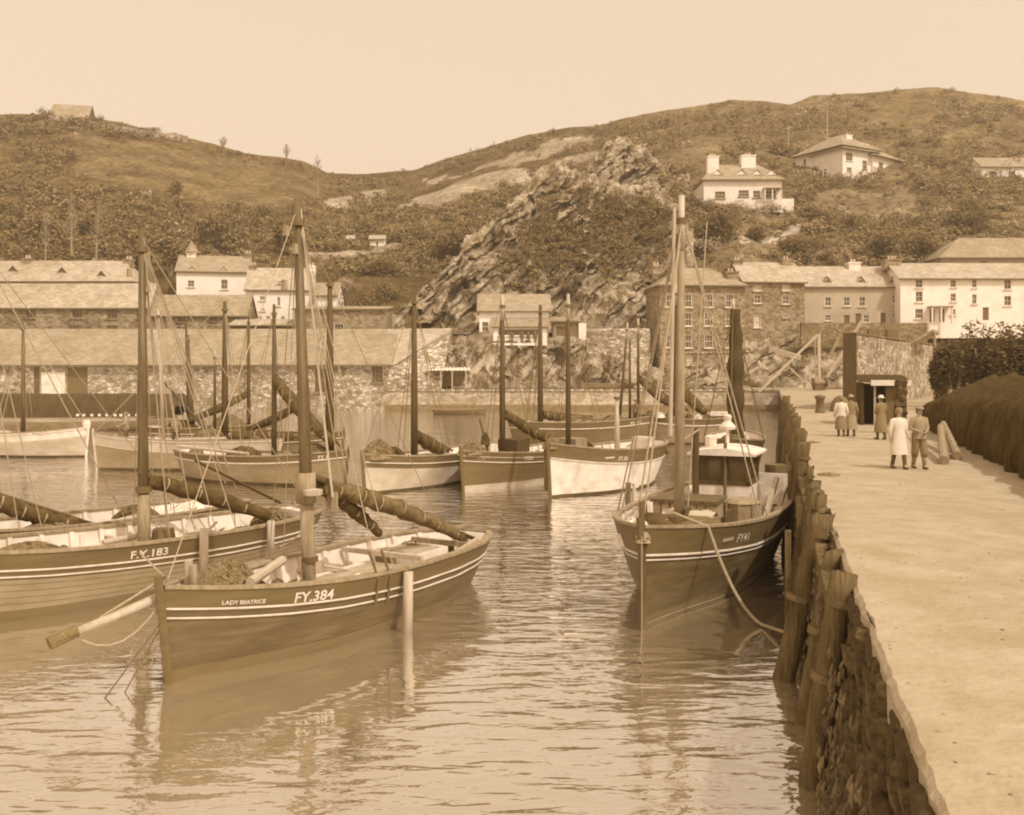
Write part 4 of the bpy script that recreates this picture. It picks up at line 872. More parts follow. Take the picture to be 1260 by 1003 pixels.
# ---- A: the boat in front
A = Boat('lugger', 'dark lugger numbered FY.384 with bowsprit, the foremost boat in the harbour', (-5.8, 16.2), (.5, .866), 9.6, 3.0, (1.62, 1.22, 1.2), M_bulw, M_dark, ((.34, .022), (.50, .02)), .62, split=.34, seams=6, boot=M_hull2)
A.lettering('LADY BEATRICE', .082, .1, .27, name='boat_name'); A.lettering('FY.384', .21, .26, .3, spread=1.15)
A.timberheads(.1, .9, 11); A.deck['label'] = 'cluttered scrubbed deck'
p, tp, mo = A.mast(.375, 8.65, .135, (-.1, .25))
MB().tube([p, p.lerp(tp, .3)], [.142, .138], 10).build('mast_sleeve', M_wood, mo, True)
j = p.lerp(tp, .31); MB().tube([j - Vector((0, 0, .35)), j + Vector((0, 0, .25))], .2, 10).build('gaff_jaws', M_wood, mo, True)
MB().lathe((j.x - .05, j.y - .22, j.z - .12), [(.02, -.08), (.19, -.05), (.2, .05), (.02, .08)], 12).build('mast_hoop', M_spar, mo)
MB().tube([p + Vector((0, 0, 1.05)), p + Vector((.0, 0, 1.15))], .165, 10).build('mast_band', M_iron, mo)
A.furled(j + Vector((.35, -.15, -.05)), A.Pd(.9, -.35, .55), .155, M_sailpale, lash=7, droop=-.12)
A.furled(j + Vector((.2, 0, .0)), A.Pd(.62, .1, 1.0), .13, M_sail, 'furled_foresail', 4, droop=-.1, spar=False)
MB().box((j.x + .5, j.y - .25, j.z - .35), (.18, .14, .34)).build('pulley_block', M_wood, A.root)
for tt, yy, rr in ((.52, -.2, .016), (.55, -.35, .016), (.57, -.45, .013), (.35, .1, .014)): A.rope(tp - Vector((0, 0, .25)), (p if tt < .4 else j.lerp(A.Pd(.9, -.3, .6), (tt - .37) * 1.1)) + Vector((.12, yy * .3, .1)), rr, name='halyard')
A.rope(tp - Vector((-.05, .05, .2)), p + Vector((.35, -.28, 2.3)), .03, name='topping_lift', m=M_spar)
A.shrouds(tp, .36, 2, .013); A.rope(tp - Vector((0, 0, .2)), Vector((.1, 0, 1.75)), .014, name='forestay')
A.rope(tp - Vector((0, 0, .2)), A.P(.97, A.sheer(.97), 1), .012, name='backstay')
bs = [Vector((.55, .2, 1.5)), Vector((.0, .26, 1.4)), Vector((-1.48, .76, .99))]
MB().tube(bs, [.085, .085, .06], 10).build('bowsprit', M_spar, A.root, True); MB().tube([bs[2] + Vector((.35, -.1, .11)), bs[2] + Vector((-.06, .02, -.02))], [.095, .1], 10, jitter=.1).build('bowsprit_lashing', M_ropedark, A.root)
A.rope((.05, 0, 1.8), bs[2] + Vector((.7, -.2, .25)), .022, name='bowsprit_gammon'); A.rope((.08, .1, 1.4), (-1.1, .6, .95), .02, .35, name='slack_line')
A.rope((0, -.05, 1.82), (.6, 1.3, 2.0), .022, name='bow_line'); A.rope((.1, 0, 1.2), (-.9, .35, -.05), .014, name='mooring_chain', m=M_iron); A.rope((.15, .1, 1.1), (-.55, .3, -.05), .012, name='mooring_chain', m=M_iron)
A.heap(A.Pd(.15, .12, .38), (.85, .42, .55), 80, M_net, 'rope_heap'); A.heap(A.Pd(.2, .3, .2), (.8, .6, .4), 34, M_net); A.heap(A.Pd(.31, -.35, .15), (.55, .6, .32), 20, M_sailpale, 'canvas_heap')
MB().tube([A.Pd(.16, -.45, .62), A.Pd(.3, .05, .85)], .09, 9).build('spare_spar', M_spar, A.root); MB().tube([A.Pd(.13, .3, .6), A.Pd(.33, .65, .72)], .06, 9).build('spare_spar', M_wood, A.root)
A.hatch(.53, 1.15, 2.2, .3, .05); A.hatch(.74, 1.2, 1.2, .5, .1, 'cuddy', M_white); A.cleat_post(.06, -.08, .95); A.cleat_post(.075, .2, 1.0, m=M_spar)
MB().box(A.Pd(.46, -.95, .2), (.35, .3, .4)).build('wooden_box', M_wood, A.root); MB().box(A.Pd(.64, .2, .52), (.1, 2.2, .1)).build('thwart', M_spar, A.root); MB().box(A.Pd(.68, .25, .35), (.5, .45, .25)).build('stove_box', M_hull2, A.root)
MB().box(A.Pd(.87, .0, .45), (.1, 1.9, .12)).build('thwart', M_wood, A.root); A.heap(A.Pd(.8, .5, .2), (.45, .5, .3), 18, M_net); MB().bar(A.Pd(.66, -.75, .1), A.Pd(.86, -1.0, .62), .1).build('oar', M_spar, A.root); MB().bar(A.Pd(.9, .1, .7), A.Pd(.99, 0, .75), .07).build('tiller', M_wood, A.root)
for t_ in (.405, .44): MB().tube([A.P(t_, A.sheer(t_) + .45, -1, -.25), A.P(t_ + .005, A.sheer(t_) - .05, -1, .02), A.P(t_ + .005, A.sheer(t_) - .55, -1, .06)], .028, 6).build('chain_plate', M_iron, A.root)
A.fender(.488, -.02, 1.22, r=.1); A.coil(.43, .5); A.coil(.6, -.7, .22)
MB().lathe(A.Pd(.1, .55, .35), [(.02, 0), (.16, .02), (.17, .2), (.14, .22)], 10).build('bucket', M_white, A.root)

# ---- B
B = Boat('lugger', 'lugger numbered F.Y.183 with dark furled sail, lying behind FY.384', (-13.1, 18.8), (.68, .733), 11.1, 3.1, (1.75, 1.32, 1.38), M_bulw, M_hullmid, ((.36, .024), (.5, .02)), .62, split=.56, seams=6, boot=M_hull2)
B.lettering('F.Y.183', .47, .24, .29, spread=1.25); B.timberheads(.2, .92, 12)
p, tp, mo = B.mast(.565, 8.6, .135, (-.05, .0)); MB().tube([p + Vector((0, 0, 1.85)), p + Vector((0, 0, 2.0))], .19, 10).build('mast_band', M_iron, mo)
MB().tube([p + Vector((0, 0, .3)), p + Vector((0, 0, 1.8))], .155, 10).build('mast_sleeve', M_wood, mo, True)
j = p + Vector((.1, -.05, 2.1)); B.furled(j, B.Pd(.92, -.1, .3), .17, M_sail, lash=5, droop=-.1, n=18)
B.rope(tp - Vector((0, 0, .2)), j + Vector((2.0, -.1, -.2)), .02, name='halyard'); B.rope(tp - Vector((0, 0, .3)), j + Vector((2.3, -.1, -.35)), .02, name='halyard'); B.rope(tp - Vector((0, 0, .2)), p + Vector((.5, -.4, .2)), .016, name='halyard'); B.rope(tp - Vector((0, .1, .2)), p + Vector((.8, .3, .3)), .016, name='halyard')
B.rope(j + Vector((1.1, -.2, .45)), B.Pd(.9, -.2, .9), .035, name='sprit', m=M_mastdark)
B.shrouds(tp, .56, 3, .013); B.rope(tp - Vector((0, 0, .2)), B.P(.95, B.sheer(.95), -1), .014, name='backstay')
B.hatch(.68, 1.3, 1.8, .3, .1); B.hatch(.42, 1.3, 1.6, .3, .1); B.heap(B.Pd(.78, -.5, .15), (.7, .4, .3), 26, M_net); B.heap(B.Pd(.34, .5, .2), (.9, .6, .3), 30, M_net); B.heap(B.Pd(.9, .2, .35), (.5, .7, .35), 30, M_net); B.heap(B.Pd(.63, .75, .3), (.7, .3, .35), 12, M_white, 'white_canvas_heap')
for t_, y_ in ((.3, -.6), (.5, .6)): MB().tube([B.Pd(t_, y_, .35), B.Pd(t_ + .16, y_ + .25, .42)], .07, 8).build('spare_spar', M_spar, B.root)
for t_ in (.3, .38, .47): B.cleat_post(t_, 1.0, .55, .06, M_white)
MB().lathe(B.Pd(.615, .1, .1), [(.25, 0), (.29, .25), (.25, .5)], 10).build('barrel', M_doord, B.root); MB().box(B.Pd(.96, 0, .5), (.3, 1.2, .25)).build('stern_bench', M_white, B.root)
B.fender(.62, .55, 1.55, r=.1); B.fender(.79, .75, 1.5, r=.09); B.rope(B.P(.985, 1.25, -1, -.1), (B.local(A.root.location + Vector((1.4, 2.2, 1.9)))), .02, .1, name='mooring_line')
MB().bar(B.Pd(.95, .05, .8), B.Pd(1.0, 0, .8), .08).build('tiller', M_wood, B.root)
# ---- C
C = Boat('lugger', 'lugger under a long dark sail bundle, on the far side of F.Y.183', (-15.4, 21.8), (.68, .733), 10.6, 2.7, (1.65, 1.25, 1.3), M_bulw, M_hull2, ((.36, .02),), .6, split=.4)
C.timberheads(.2, .92, 10); p, tp, mo = C.mast(.3, 8.4, .14); C.furled(p + Vector((.15, 0, 1.6)), C.Pd(.53, -.2, .45), .19, M_sail, lash=4); C.shrouds(tp, .3, 2); C.rope(tp, C.P(.85, C.sheer(.85), 1), .013, name='backstay'); C.rope(tp, C.P(.6, C.sheer(.6), -1), .016, name='halyard')
C.heap(C.Pd(.45, -.2, .2), (.9, .7, .35), 30, M_net); C.heap(C.Pd(.86, .1, .3), (.9, .7, .35), 10, M_white, 'white_canvas_heap'); C.hatch(.56, 1.2, 1.4); C.heap(C.Pd(.7, .3, .3), (.7, .6, .4), 16, M_sailpale, 'canvas_heap'); MB().tube([C.Pd(.5, -.7, .35), C.Pd(.68, -.3, .5)], .07, 8).build('spare_spar', M_spar, C.root)
# ---- D: motor boat at the quay
D = Boat('motor_fishing_boat', 'motor fishing boat numbered FY41 with wheelhouse, moored against the quay piles', (2.63, 19.7), (.39, .92), 12.6, 3.9, (2.05, 1.62, 1.75), M_bulw, M_dark, ((.56, .03), (.66, .02)), .8, split=.56, seams=6, boot=M_hull2)
D.lettering('FY41', .228, .26, .4, spread=1.3); D.plate(.178, .42, .08, .36, m=M_hullpale); D.timberheads(.08, .9, 10, sides=(1,))
p, tp, mo = D.mast(.25, 9.2, .125, (.1, -.05), M_wood, M_spar); MB().tube([p + Vector((.0, 0, .9)), p + Vector((0, 0, 1.15))], .26, 12).build('mast_collar', M_iron, mo)
MB().tube([p + Vector((-.14, .16, 3.0)), tp + Vector((-.12, .14, -.2))], [.05, .04], 8).build('topmast_spar', M_spar, mo); MB().tube([p + Vector((.12, -.14, .6)), p + Vector((.1, -.1, .65)).lerp(tp, .9)], .018, 5).build('halyard', M_rope, D.root)
D.rope(tp - Vector((0, 0, .5)), (.15, 0, 2.3), .02, name='forestay'); D.rope(tp - Vector((0, 0, .8)), (.6, .3, 2.0), .02, name='forestay'); D.shrouds(tp, .27, 2, .018)
MB().tube([(.02, 0, -.2), (.0, 0, 1.2), (-.03, 0, 2.6)], [.07, .08, .06], 8).build('stem_head', M_mast, D.root); MB().tube([(-.1, -.02, -.1), (-.11, -.02, 1.9)], .02, 6).build('stem_iron', M_hullmid, D.root)
D.heap((.0, -.02, 1.78), (.13, .15, .18), 10, M_rope, 'bow_fender')
for sd in (-1, 1): MB().tube([D.P(t, .06 + .35 * (1 - t) ** 6 * 0, sd, .012) for t in np.linspace(0, 1, 30)], .01, 5).build('waterline_stripe', M_hullmid, D.hull)
# wheelhouse
w = D.Pd(.735, 0, 0); ww, wl, hh = 1.5, 1.7, 2.05; ang = 0
wh = MB().box((w.x, w.y, w.z + .55), (wl, ww, 1.1)).build('wheelhouse', M_white, D.root)
b = MB(); zt = w.z + 1.1
for dx in (-1, 1):
    for dy in (-1, 1): b.box((w.x + dx * (wl / 2 - .05), w.y + dy * (ww / 2 - .05), zt + .42), (.11, .11, .84))
for dx in (-1, 1): b.box((w.x + dx * (wl / 2 - .05), w.y, zt + .42), (.1, .09, .84)); b.box((w.x + dx * (wl / 2 - .04), w.y, zt + .06), (.12, ww + .04, .12)); b.box((w.x + dx * (wl / 2 - .04), w.y, zt + .78), (.12, ww, .14))
for dy in (-1, 1): b.box((w.x, w.y + dy * (ww / 2 - .04), zt + .06), (wl + .04, .12, .12)); b.box((w.x, w.y + dy * (ww / 2 - .04), zt + .78), (wl, .12, .14)); b.box((w.x, w.y + dy * (ww / 2 - .05), zt + .42), (.09, .1, .84))
b.build('window_frame', M_mastdark, wh)
b = MB(); b.box((w.x, w.y, zt + .42), (wl - .14, ww - .14, .7)); b.build('window_glass', M_glass, wh)
b = MB(); b.grid([[(w.x + (wl / 2 + .2) * u, w.y + (ww / 2 + .2) * v, zt + .9 + .14 * (1 - v * v)) for v in np.linspace(-1, 1, 9)] for u in (-1, 0, 1)]); b.grid([[(w.x + (wl / 2 + .2) * u, w.y + (ww / 2 + .2) * v, zt + .84 + .0 * (1 - v * v)) for v in np.linspace(-1, 1, 9)] for u in (-1, 0, 1)])
for u in (-1, 1): b.grid([[(w.x + (wl / 2 + .2) * u, w.y + (ww / 2 + .2) * v, zt + .84 if k == 0 else zt + .9 + .14 * (1 - v * v)) for v in np.linspace(-1, 1, 9)] for k in (0, 1)])
for v in (-1, 1): b.grid([[(w.x + (wl / 2 + .2) * u, w.y + (ww / 2 + .2) * v, zt + z) for u in (-1, 0, 1)] for z in (.84, .9)])
b.build('wheelhouse_roof', M_white, wh)
MB().lathe((w.x - .3, w.y - .05, zt + 1.02), [(.05, 0), (.05, .5), (.22, .52), (.24, .6), (.1, .75), (.12, .9), (.05, .95)], 10).build('lamp_funnel', M_white, wh)
MB().lathe((w.x + .3, w.y + .55, zt + .98), [(.16, 0), (.18, .3), (.05, .35)], 10).build('deck_lamp', M_white, wh)
# engine casing, hatches, capstan
e = D.Pd(.46, .35, 0)
eb = MB().box((e.x, e.y, e.z + .5), (1.3, 1.6, 1.0), taper=.96).build('engine_casing', M_wood, D.root); MB().box((e.x, e.y, e.z + 1.02), (1.4, 1.7, .08)).build('casing_lid', M_mast, eb)
for i in range(7): MB().box((e.x - .655, e.y - .68 + i * .227, e.z + .5), (.03, .19, .96)).build('casing_plank', M_wood, eb)
e = D.Pd(.53, -.85, 0)
eb = MB().lathe((e.x, e.y, e.z), [(.42, 0), (.46, .1), (.46, .85), (.5, .9), (.3, 1.0)], 12).build('line_tub', M_wood, D.root)
for i in range(8): a_ = i * .785; MB().box((e.x + math.cos(a_) * .47, e.y + math.sin(a_) * .47, e.z + .48), (.06, .06, .8)).build('stave', M_spar if i % 3 == 0 else M_wood, eb)
e = D.Pd(.27, -.45, 0); MB().tube([e + Vector((-.2, -.55, .55)), e + Vector((-.2, 1.2, .55))], .34, 14).build('winch_drum', M_doord, D.root, True)
for dy in (-.7, .25, 1.3): MB().box((e.x - .2, e.y + dy, e.z + .5), (.7, .1, 1.1), taper=.6).build('winch_cheek', M_mastdark, D.root)
MB().grid([[(e.x - .45 + .17 * i, e.y - .35 + .2 * j_, e.z + 1.0 - .25 * abs(i - 2.5) / 2.5 + .05 * math.sin(i * 2 + j_ * 1.7)) for j_ in range(7)] for i in range(6)]).build('canvas_cover', M_hullpale, D.root, True)
D.heap(D.Pd(.17, .75, .3), (.6, .45, .5), 14, M_white, 'white_canvas_heap'); D.heap(D.Pd(.12, -.3, .1), (.5, .4, .3), 16, M_ropedark, 'rope_heap'); D.coil(.35, -.9)
MB().box(D.Pd(.62, .95, .15), (1.0, .5, .12)).build('fish_board', M_white, D.root)
g0 = D.Pd(.62, .62, 0); MB().tube([g0, g0 + Vector((0, 0, 2.75))], .1, 8).build('gallows_post', M_mastdark, D.root); MB().tube([g0 + Vector((0, -.1, 2.7)), p + Vector((.1, .1, 2.75))], .035, 6).build('gallows_rail', M_wood, D.root)
D.rope(w + Vector((-.9, -.1, 2.3)), w + Vector((-1.0, -.1, 0)), .05, name='stove_pipe', m=M_iron)
for dy, t_ in ((-1.2, .63), (-1.45, .66)): MB().bar(D.Pd(t_, dy, .1), D.Pd(t_ + .07, dy - .25, 1.35), .12).build('spare_spar', M_spar, D.root)
MB().box(D.Pd(.8, -1.15, .85), (.08, .9, .9)).build('side_light_board', M_white, D.root); MB().tube([D.Pd(.68, -1.0, 0), D.Pd(.68, -1.05, 1.2)], .1, 8).build('bitt', M_spar, D.root)
MB().tube([D.Pd(.84, -1.2, .3), D.Pd(.84, -1.2, 1.5)], .35, 12).build('stern_drum', M_doord, D.root)
rp = [D.root.matrix_basis @ D.P(.12, D.sheer(.12) + .02, -1, .06)]; a_ = Vector(rp[0]); z_ = W(938, 772); z_.z = .05
o = MB().tube([a_ + Vector((-.7, .3, .25))] + sag_line(a_, z_, .35, 14) + [Vector((edge_x(17.5) - .3, 17.6, .35)), Vector((edge_x(17.5), 17.9, 1.4))], .035, 6, False).build('mooring_rope', M_rope); tag(o, 'thick hemp mooring rope drooping from FY41 to the water by the piles', 'rope')
# small deck gear, different on every boat
def gear(bt, n, t0=.12, t1=.9, k=1.0, seed=1, h=0.0):
    rnd = random.Random(seed)
    for i in range(n):
        t = rnd.uniform(t0, t1); y = rnd.uniform(-.62, .62) * bt.B / 2 * bt.f(t); p = bt.Pd(t, y, h); a = rnd.uniform(0, 3); c = rnd.random()
        if c < .22: o = MB().box((0, 0, .15), (.6 * k, .38 * k, .3)); o = o.build('fish_box', rnd.choice([M_wood, M_white, M_spar]), bt.root)
        elif c < .4: o = MB().lathe((0, 0, 0), [(.17 * k, 0), (.24 * k, .3 * k), (.25 * k, .32 * k), (.2 * k, .3 * k), (.15 * k, .06)], 10).build('basket', rnd.choice([M_net, M_wood]), bt.root)
        elif c < .55: o = MB().tube([(0, 0, .1), (1.6 * k, .1, .25 + .4 * rnd.random())], .035, 6).build('oar', M_spar, bt.root)
        elif c < .7: o = MB().lathe((0, 0, .02), [(.03, 0), (.16 * k, .08), (.2 * k, .2 * k), (.15 * k, .33 * k), (.03, .4 * k)], 10).build('float_buoy', rnd.choice([M_white, M_mast, M_hullpale]), bt.root, True)
        elif c < .85:
            pts = [Vector((math.cos(q) * .26 * k * (1 - q / 80), math.sin(q) * .26 * k * (1 - q / 80), .03 + q * .005)) for q in np.linspace(0, 26, 44)]; o = MB().tube(pts, .026, 5, False).build('rope_coil', rnd.choice([M_rope, M_ropedark]), bt.root)
        else:
            o = MB().grid([[((u - .5) * .9 * k, (v - .5) * .7 * k, .12 + .2 * math.sin(u * 5 + i) * math.sin(v * 4 + 1) + .12 * (1 - (2 * u - 1) ** 2)) for v in np.linspace(0, 1, 7)] for u in np.linspace(0, 1, 8)]).build('oilskin', rnd.choice([M_sailpale, M_hullpale, M_sail]), bt.root, True)
        o.location = p; o.rotation_euler = (0, 0, a)
def blocks(bt, tp, n, seed):
    rnd = random.Random(seed)
    for i in range(n):
        q = tp + Vector((rnd.uniform(-.25, .3), rnd.uniform(-.25, .25), -.3 - i * rnd.uniform(.25, .5))); MB().box((0, 0, 0), (.11, .08, .2), taper=.8).build('pulley_block', M_wood, bt.root).location = q
gear(A, 16, .22, .9, .8, 3); gear(B, 16, .25, .92, .85, 4); gear(C, 12, .3, .92, .9, 5); gear(D, 22, .1, .66, .95, 6); gear(D, 5, .84, .94, .9, 16)
blocks(A, Vector((3.5, .2, 8.3)), 4, 1); blocks(B, Vector((6.2, .0, 8.3)), 4, 2); blocks(D, Vector((3.3, .0, 8.8)), 4, 3)
# ---- mid row
Gb = Boat('lugger', 'lugger with pale hull numbered FY91, between two dark hulls', (-6.15, 40.3), (.5, .866), 10, 2.75, (1.68, 1.35, 1.4), M_bulw, M_hullpale, ((.3, .03),), .5, boot=M_tide, split=.52)
Gb.lettering('FY 91', .27, .24, .3); Gb.plate(.25, 1.0, .3, .34, m=M_bulw); p, tp, mo = Gb.mast(.36, 8.65, .17, m=M_mastdark); Gb.shrouds(tp, .36, 2, .018, M_ropedark); Gb.rope(tp, (.1, 0, 1.8), .018, name='forestay', m=M_ropedark)
Gb.furled(p + Vector((.2, 0, 1.6)), Gb.Pd(.62, 0, .5), .26, M_sail, lash=4); Gb.heap(Gb.Pd(.1, 0, .4), (.9, .6, .7), 40, M_net); Gb.heap(Gb.Pd(.22, .2, .3), (.8, .6, .5), 20, M_sail, 'sail_heap'); Gb.fender(.9, .1, 1.3, r=.1); Gb.hatch(.5, 1.2, 1.5, .4); Gb.cleat_post(.05, 0, .9); Gb.timberheads(.3, .9, 6)
Fb = Boat('lugger', 'dark-hulled lugger with pale waterline patch, numbered FY200', (-2.15, 41.6), (.57, .82), 10, 2.9, (1.72, 1.4, 1.45), M_bulw, M_hull2, ((.42, .028), (.2, .015)), .5, split=.42, boot=M_hullpale)
Fb.lettering('FY200', .3, .22, .3); p, tp, mo = Fb.mast(.3, 8.5, .15, m=M_mastdark, m_top=M_spar); Fb.shrouds(tp, .3, 2, .018, M_ropedark); Fb.rope(tp, (.1, 0, 1.8), .018, name='forestay', m=M_ropedark)
Fb.furled(p + Vector((.1, -.1, 2.45)), Fb.Pd(.64, -.9, .7), .2, M_sail, lash=5); Fb.heap(Fb.Pd(.08, 0, .4), (.7, .5, .5), 26, M_net); MB().tube([Fb.Pd(.17, .3, 1.9), Fb.Pd(.2, 0, .3)], [.05, .07], 8).build('anchor_stock', M_iron, Fb.root); Fb.heap(Fb.Pd(.19, .15, .8), (.22, .22, .5), 8, M_sail, 'hung_canvas'); MB().box(Fb.Pd(.42, .2, .5), (1.0, 1.1, 1.0)).build('companion_hatch', M_mastdark, Fb.root); Fb.timberheads(.3, .9, 6); MB().lathe(Fb.Pd(.24, .2, .1), [(.3, 0), (.36, .35), (.3, .7)], 10).build('barrel', M_white, Fb.root)
Eb = Boat('lugger', 'boat with bright white lower hull numbered FY.301, bow towards the open water', (1.48, 39.4), (.62, .785), 8.6, 3.1, (2.2, 1.75, 1.85), M_bulw, M_white, ((.56, .03),), .55, boot=M_tide, split=.56)
Eb.lettering('FY.301', .36, .24, .44, spread=1.1); Eb.plate(.27, .5, .06, .38); p, tp, mo = Eb.mast(.16, 8.25, .12, m=M_mastdark, m_top=M_spar); Eb.shrouds(tp, .2, 2, .016, M_ropedark); Eb.mast(.6, 4.1, .13, m=M_spar, name='mizzen_mast'); Eb.heap(Eb.Pd(.05, .1, .4), (.5, .4, .4), 16, M_net)
MB().box(Eb.Pd(.24, .3, .45), (.9, 1.0, .9)).build('companion_hatch', M_wood, Eb.root); Eb.heap(Eb.Pd(.33, .2, .3), (.5, .6, .5), 18, M_sail, 'sail_heap'); Eb.hatch(.66, 1.3, 1.5, .35, lid=M_wood); Eb.timberheads(.35, .95, 6); Eb.fender(.03, .3, 2.0, sd=1, r=.08, m=M_ropedark); MB().box(Eb.Pd(.9, .2, .5), (.5, .9, .5)).build('stern_locker', M_white, Eb.root)
Hb = Boat('lugger', 'dark two-masted lugger with pale strake, stern to the quay store', (-7.3, 43.4), (-.925, .38), 9.4, 2.8, (1.6, 1.25, 1.35), M_bulw, M_hullmid, ((.3, .035),), .5, boot=M_tide, split=.3)
Hb.lettering('FY 8', .12, .24, .26, sd=1); p, tp, mo = Hb.mast(.1, 9.5, .19, m=M_mastdark); Hb.shrouds(tp, .1, 2, .018, M_ropedark); q_, tq, _ = Hb.mast(.42, 8.2, .13, m=M_mastdark, name='mizzen_mast'); Hb.shrouds(tq, .42, 2, .018, M_ropedark); Hb.furled(q_ + Vector((-.1, 0, 4.2)), Hb.Pd(.06, .3, .9), .26, M_sail, lash=5, droop=.2)
Hb.heap(Hb.Pd(.2, 0, .3), (1.0, .8, .6), 30, M_net); Hb.heap(Hb.Pd(.6, 0, .3), (1.0, .7, .5), 24, M_sailpale, 'canvas_heap'); MB().tube([Hb.Pd(.5, .9, .55), Hb.Pd(.95, .7, .7)], .08, 8).build('spare_spar', M_spar, Hb.root); Hb.hatch(.75, 1.1, 1.2)
Ib = Boat('lugger', 'pale-sided lugger with men working on deck', (-21.6, 50.4), (.98, .17), 9.6, 2.9, (1.9, 1.5, 1.5), M_hullpale, M_hullmid, ((.06, .03), (.6, .015)), .5, boot=M_tide, split=.6)
p, tp, mo = Ib.mast(.68, 8.8, .18, m=M_mastdark); Ib.shrouds(tp, .68, 2, .02); Ib.rope(tp, (.1, 0, 2), .02, name='forestay'); Ib.mast(.62, 6.1, .09, y=.5, m=M_mastdark, m_top=M_spar, name='mizzen_mast'); Ib.heap(Ib.Pd(.6, 0, .4), (1.1, .8, .6), 36, M_net); Ib.furled(p + Vector((.3, 0, .9)), Ib.Pd(1.05, 0, .6), .3, M_sail, lash=4, droop=.05); Ib.heap(Ib.Pd(.85, .2, .3), (.9, .7, .5), 24, M_net); Ib.timberheads(.1, .5, 5)
q_, tq, _ = Ib.mast(.36, 8.4, .1, m=M_spar, name='foremast', lean=(-.3, 0)); Ib.shrouds(tq, .36, 2, .02); MB().tube([Ib.Pd(.36, 0, 3.4), Ib.Pd(.62, .1, .5)], [.06, .1], 8).build('gaff_spar', M_mastdark, Ib.root); MB().tube([Ib.Pd(.45, -.9, .5), Ib.Pd(.7, -1.0, .55)], .08, 8).build('spare_spar', M_spar, Ib.root)
Jb = Boat('lugger', 'white-hulled boat with stem post, ahead of the pale lugger', (-25.0, 57.5), (-.97, .24), 9, 2.8, (1.8, 1.4, 1.5), M_white, M_hullpale, ((.1, .03), (.6, .015)), .5, boot=M_tide, split=.5)
p, tp, mo = Jb.mast(.5, 8.0, .14, m=M_mast); Jb.shrouds(tp, .5, 2, .02); Jb.rope(tp, (.1, 0, 2.0), .022, name='forestay'); MB().lathe((.1, 0, 1.7), [(.2, 0), (.24, .25), (.2, .5)], 8).build('stem_cap', M_white, Jb.root); Jb.heap(Jb.Pd(.35, 0, .3), (1.2, .8, .5), 24, M_net); Jb.hatch(.7, 1.2, 1.4)
# covered lighter by the store
Lb = Boat('lighter', 'long lighter under a black tarpaulin beside the quay store', (-27.8, 84), (-1, .02), 24, 5, (1.2, 1.0, 1.2), M_hullpale, M_hullmid, (), .3, split=.3, cat='barge', group='barges', fs=[(0, .5), (.03, .8), (.08, 1), (.9, 1), (1, .7)])
rows = []
for i in range(33):
    t = i / 32; x = .4 + t * 22.5; r = []
    for j_ in range(13):
        a = math.pi * j_ / 12; y = math.cos(a) * 2.5; z = 1.05 + 1.95 * min(1, math.sin(a) * 1.9) * min(1, .15 + x / 1.2) + .08 * noise.noise(Vector((x * .9, a * 2, 0)))
        r.append((x, y, z))
    rows.append(r)
MB().grid(rows).build('tarpaulin', mat('black_tarpaulin', .0, .05, scale=1.5, rough=.7, stretch=(2, 1, .4), bump=.6, bscale=3, bdist=.1), Lb.root, True)
for i in range(9): MB().box((3.5 + i * .62 + random.uniform(-.1, .1), 2.62, 1.3), (.22, .1, .2)).build('cork_float', M_white, Lb.root)
p, tp, mo = Lb.mast(.0, 9.6, .16, m=M_mastdark, lean=(.3, 0), y=0, name='derrick_mast'); Lb.shrouds(tp, .1, 1, .025)
# ---- far boats
K1 = Boat('smack', 'long dark smack with pale rail lying across the far end of the fleet', (9.2, 65), (-1, .06), 9.5, 3.2, (2.0, 1.65, 1.7), M_bulw, M_hull2, ((.4, .04),), .5, boot=M_tide, split=.4)
K1.lettering('FY 112', .14, .26, .34, sd=1); p, tp, mo = K1.mast(.77, 9.5, .2, m=M_mastdark); K1.shrouds(tp, .77, 2, .022, M_ropedark); q_, tq, _ = K1.mast(.22, 8.2, .1, m=M_mastdark, m_top=M_spar, lean=(-.6, 0), name='mizzen_mast'); K1.mast(.14, 7.2, .1, m=M_mastdark, name='derrick_spar'); K1.heap(K1.Pd(.5, 0, .3), (1.5, .9, .6), 30, M_net); K1.heap(K1.Pd(.25, 0, .3), (1.0, .8, .5), 20, M_net); K1.hatch(.65, 1.4, 1.6, .5); K1.furled(p + Vector((-.2, 0, 1.2)), K1.Pd(.45, 0, .7), .25, M_sail)
K2 = Boat('smack', 'smack with pale lower hull and white-heaped deck near the far quay', (8.6, 68), (.99, .1), 6.8, 3.2, (2.1, 1.7, 1.8), M_bulw, M_hullmid, ((.42, .05),), .5, boot=M_tide, split=.42)
p, tp, mo = K2.mast(.03, 8.6, .12, m=M_mastdark, m_top=M_spar); K2.furled(p + Vector((.1, 0, 3.2)), K2.Pd(.5, 0, 1.1), .25, M_sail, lash=3, droop=.3); q_, tq, _ = K2.mast(.4, 11, .2, m=M_mastdark, m_top=M_spar, name='mainmast', lean=(.2, 0)); K2.shrouds(tq, .4, 3, .022, M_ropedark); K2.furled(q_ + Vector((.15, -.2, 3.2)), K2.Pd(.75, -.3, .8), .35, M_sail, lash=3, droop=.2)
for i in range(7): K2.heap(K2.Pd(.12 + i * .1, -.9 + random.uniform(-.2, .2), .45), (.35, .3, .35), 4, M_white if i % 2 else M_sailpale, 'fish_basket')
MB().box(K2.Pd(.86, 0, .75), (1.7, 1.2, .25)).build('deck_boat', M_white, K2.root)
Lg = Boat('lugger', 'black lugger with tall dark furled sail, stern towards FY41 beside the quay', (9.9, 44.2), (.256, .967), 9.5, 3.0, (2.05, 1.7, 1.8), M_dark, M_dark, ((.4, .03),), .5, split=.4)
